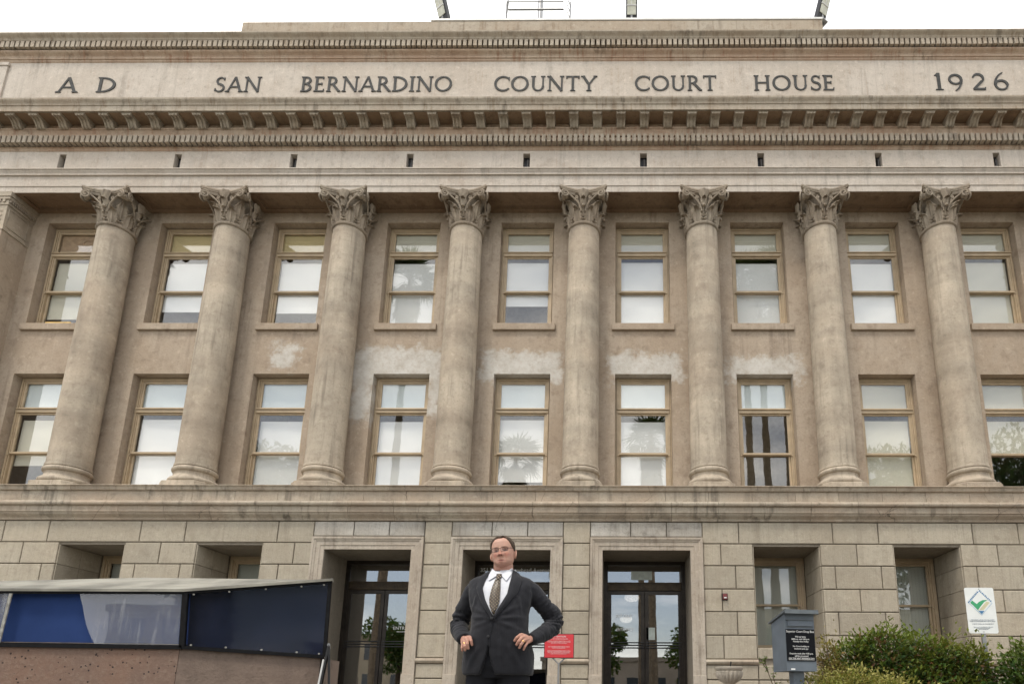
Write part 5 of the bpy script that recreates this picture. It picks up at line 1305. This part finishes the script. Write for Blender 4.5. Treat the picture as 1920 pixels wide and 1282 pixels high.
for Fg, wr, s in ((HL, (-.240, -.132, 1.052), -1), (HR, (.254, -.132, 1.054), 1)):
    wv_ = Vector(wr)
    for i, (a, b, c) in enumerate(Fg):
        a, b, c = Vector(a), Vector(b), Vector(c); k = (1, 1.05, 1, .86)[i]
        hb.tube([wv_ + (a - wv_) * .1, wv_.lerp(a, .55) + Vector((0, -.004, .002)), a], [.020, .0175, .0135 * k], 10)
        hb.tube([a, a.lerp(b, .5) + Vector((0, -.003, 0)), b, b.lerp(c, .55), c, c + (c - b) * .10], [.0125 * k, .0112 * k, .0115 * k, .0104 * k, .0092 * k, .005], 10)
    hb.tube([wv_, wv_ + Vector((s * .018, .02, .02)), wv_ + Vector((s * .012, .055, .04)), wv_ + Vector((-s * .004, .08, .055))], [.016, .014, .011, .008], 10)
bm_ = remeshed(hb, .0036, 2, .5)
ca = bm_.attributes.new('tint', 'FLOAT_COLOR', 'POINT'); HI = HM.inverted(); cols = []
for q in bm_.vertices:
    c = Vector((.50, .29, .215)); p = HI @ q.co
    if p.z > -.14 and q.co.z > 1.52:
        a = abs(p.x)
        if p.y < .02:
            red = .9 * bmp(a, p.z, .045, -.022, .022, .020) + .9 * bmp(p.x, p.z, 0, -.02, .016, .018) + .5 * bmp(p.x, p.z, 0, -.1, .03, .02); c = c.lerp(Vector((.46, .185, .135)), min(.75, red))
            c = c.lerp(Vector((.50, .31, .24)), .7 * bmp(p.x, p.z, 0, .070, .06, .025))
            lip = bmp(p.x, p.z, 0, -.072, .024, .008); c = c.lerp(Vector((.30, .10, .085)), min(.95, lip)); c = c.lerp(Vector((.09, .03, .03)), .8 * bmp(p.x, p.z, 0, -.0722, .022, .0026))
            c = c.lerp(Vector((.17, .085, .065)), .75 * bmp(a, p.z, .034, .012, .019, .011)); c = c.lerp(Vector((.02, .014, .014)), .95 * min(1, 1.3 * bmp(a, p.z, .034, .010, .014, .0042)))  # eye sockets painted darker as shade, then the dark eye slit
            c = c.lerp(Vector((.15, .085, .05)), .85 * bmp(a, p.z, .034, .036, .020, .0048))
            c = c.lerp(Vector((.10, .03, .03)), .8 * bmp(a, p.z, .009, -.033, .005, .004))
        c = c.lerp(Vector((.36, .20, .15)), .35 * max(0, min(1, (-.06 - p.z) / .04)))
        if p.z < -.115: c = c.lerp(Vector((.42, .20, .145)), .5)
    elif q.co.z < 1.15: c = Vector((.47, .25, .185)) * (1 - .18 * max(0, noise.noise(q.co * 70)))
    cols += [c.x, c.y, c.z, 1]
ca.data.foreach_set('color', cols)
g = G('skin', .6); at = g.node('ShaderNodeAttribute'); at.attribute_name = 'tint'
g.col(g.mix(g.mth('MULTIPLY', g.rng(g.noise(g.obj, 140, 3), .4, .7), .15), at.outputs['Color'], (.36, .15, .11)))
g.b.inputs['Subsurface Weight'].default_value = .08; g.b.inputs['Subsurface Radius'].default_value = (.012, .005, .003); g.b.inputs['Subsurface Scale'].default_value = 1.0; g.b.inputs['Specular IOR Level'].default_value = .4
g.bump(g.noise(g.obj, 160, 4), .3, .004); M_skin = g.m
link('body', bm_, M_skin, MAN, local=True)
# --- hair
g = G('brown_hair', .55); P = g.obj; n_ = g.noise(g.map(P, (240, 60, 60)), 1.0, 4, .6)
c = g.mix(g.rng(n_, .35, .68), (.022, .012, .007), (.105, .064, .032)); c = g.mix(g.rng(g.noise(g.map(P, (200, 40, 40), (4, 4, 4)), 1.0, 3), .58, .72, 0, .5), c, (.24, .19, .14)); g.col(c); g.bump(n_, .7, .004); M_hair = g.m
def hairline(ph):
    c = math.cos(ph); a = abs(math.sin(ph))
    if c > 0: return .101 - .086 * max(0, (a - .55) / .45) ** 1.6 + (.010 * math.exp(-((a - .45) / .18) ** 2))
    return .017 - .105 * min(1, (-c) ** .8)
hm = MB(); rr = []
for k in range(22):
    row = []
    for j in range(120):
        ph = 2 * math.pi * j / 120; hl = hairline(ph); t = k / 21; z = hl + (.1175 - hl) * t ** .8
        p = head_pt(z, ph, 0); e = min(1, t / .12); top_ = max(0, (z - .07) / .05)
        gr = (-.003 + .014 * e + .004 * math.sin(ph * 37 + 8 * t) * e * .5 + .004 * noise.noise(Vector((p.x * 60, p.y * 30, p.z * 30)))) * (1 - .0 * top_)
        n_v = Vector((p.x / .0064, p.y / .0088, p.z / .0135)).normalized()
        row.append(p + n_v * gr + Vector((-.004 * top_ * math.sin(ph), 0, .006 * top_)))
    rr.append(row)
hm.rings(rr).xf(HM)
link('hair', hm.me(80), M_hair, MAN, local=True)
# --- glasses
gm = MB(); y0 = -.116; rim = []
for s in (-1, 1):
    pts = [(s * .034 + .0265 * math.copysign(abs(math.cos(a)) ** .5, math.cos(a)), y0 + .010 * (abs(s * .034 + .0265 * math.cos(a)) / .06) ** 2, .010 + .0165 * math.copysign(abs(math.sin(a)) ** .6, math.sin(a))) for a in [2 * math.pi * k / 24 for k in range(25)]]
    pts = [(p[0], p[1], p[2] + FD) for p in pts]
    gm.tube(pts, .0015, 6)
    gm.tube([(s * .061, y0 + .012, .008), (s * .080, y0 + .03, .010), (s * .091, -.04, .012), (s * .092, .012, .012), (s * .088, .022, -.004)], .0017, 6)
    link('lens', MB().add([Vector(p) for p in pts[:-1]] + [Vector(p) + Vector((0, .0015, 0)) for p in pts[:-1]], [tuple(range(24)), tuple(range(47, 23, -1))] + [(k, (k + 1) % 24, 24 + (k + 1) % 24, 24 + k) for k in range(24)]).xf(HM).me(), glass('spectacle_lens', .012), MAN, local=True)
gm.tube([(-.009, y0 + .001, .006), (0, y0 - .003, .009), (.009, y0 + .001, .006)], .0016, 6)
link('glasses_frame', gm.xf(HM).me(60), plain('dark_wire', (.05, .042, .036), .3, .1, 9, .8), MAN, local=True)
for a, b in ((HL[2][0], HL[2][1]), (HR[2][0], HR[2][1])):
    a, b = Vector(a), Vector(b); c = a.lerp(b, .45) + Vector((0, -.003, 0)); T = Matrix.Translation(c) @ (b - a).to_track_quat('Z', 'Y').to_matrix().to_4x4()
    link('finger_ring', MB().lathe([(.0105, -.0025), (.0122, -.002), (.0122, .002), (.0105, .0025)], 18).xf(T).me(60), M_gold, MAN, local=True)
# --- trousers and shoes
tm = MB(); rr = []
for z, w_, yf, yb in ((1.02, .205, -.185, .14), (.95, .225, -.185, .15), (.85, .235, -.165, .155), (.78, .235, -.135, .15)): rr.append([Vector((*sup(w_, yf, yb, 2 * math.pi * j / 36, 2.4), z)) for j in range(36)])
tm.rings(rr)
for s in (-1, 1): limb(tm, [(s * .115, .0, .86, .128), (s * .120, -.005, .62, .108), (s * .122, .0, .40, .095), (s * .124, .015, .10, .095)], 5, 18)
tj = remeshed(tm, .011, 3)
for q, (p, nrm) in zip(tj.vertices, [(q.co.copy(), q.normal.copy()) for q in tj.vertices]): q.co = p + nrm * (.006 * noise.noise(p * 9) + .003 * math.sin(p.z * 60 + p.x * 25))
link('trousers', tj, M_trou, MAN, local=True)
for s in (-1, 1):
    m = MB(); rr = []
    for y, hw, zt in ((.075, .030, .07), (.05, .040, .10), (0, .044, .11), (-.06, .046, .085), (-.12, .050, .06), (-.17, .046, .048), (-.205, .030, .038), (-.215, .012, .03)):
        rr.append([Vector((s * .128 + hw * math.cos(a), y, .004 + max(0, zt * (.5 + .5 * math.sin(a))))) for a in [2 * math.pi * k / 16 for k in range(16)]])
    m.rings(rr); link('shoe', m.me(50), M_black, MAN, local=True)
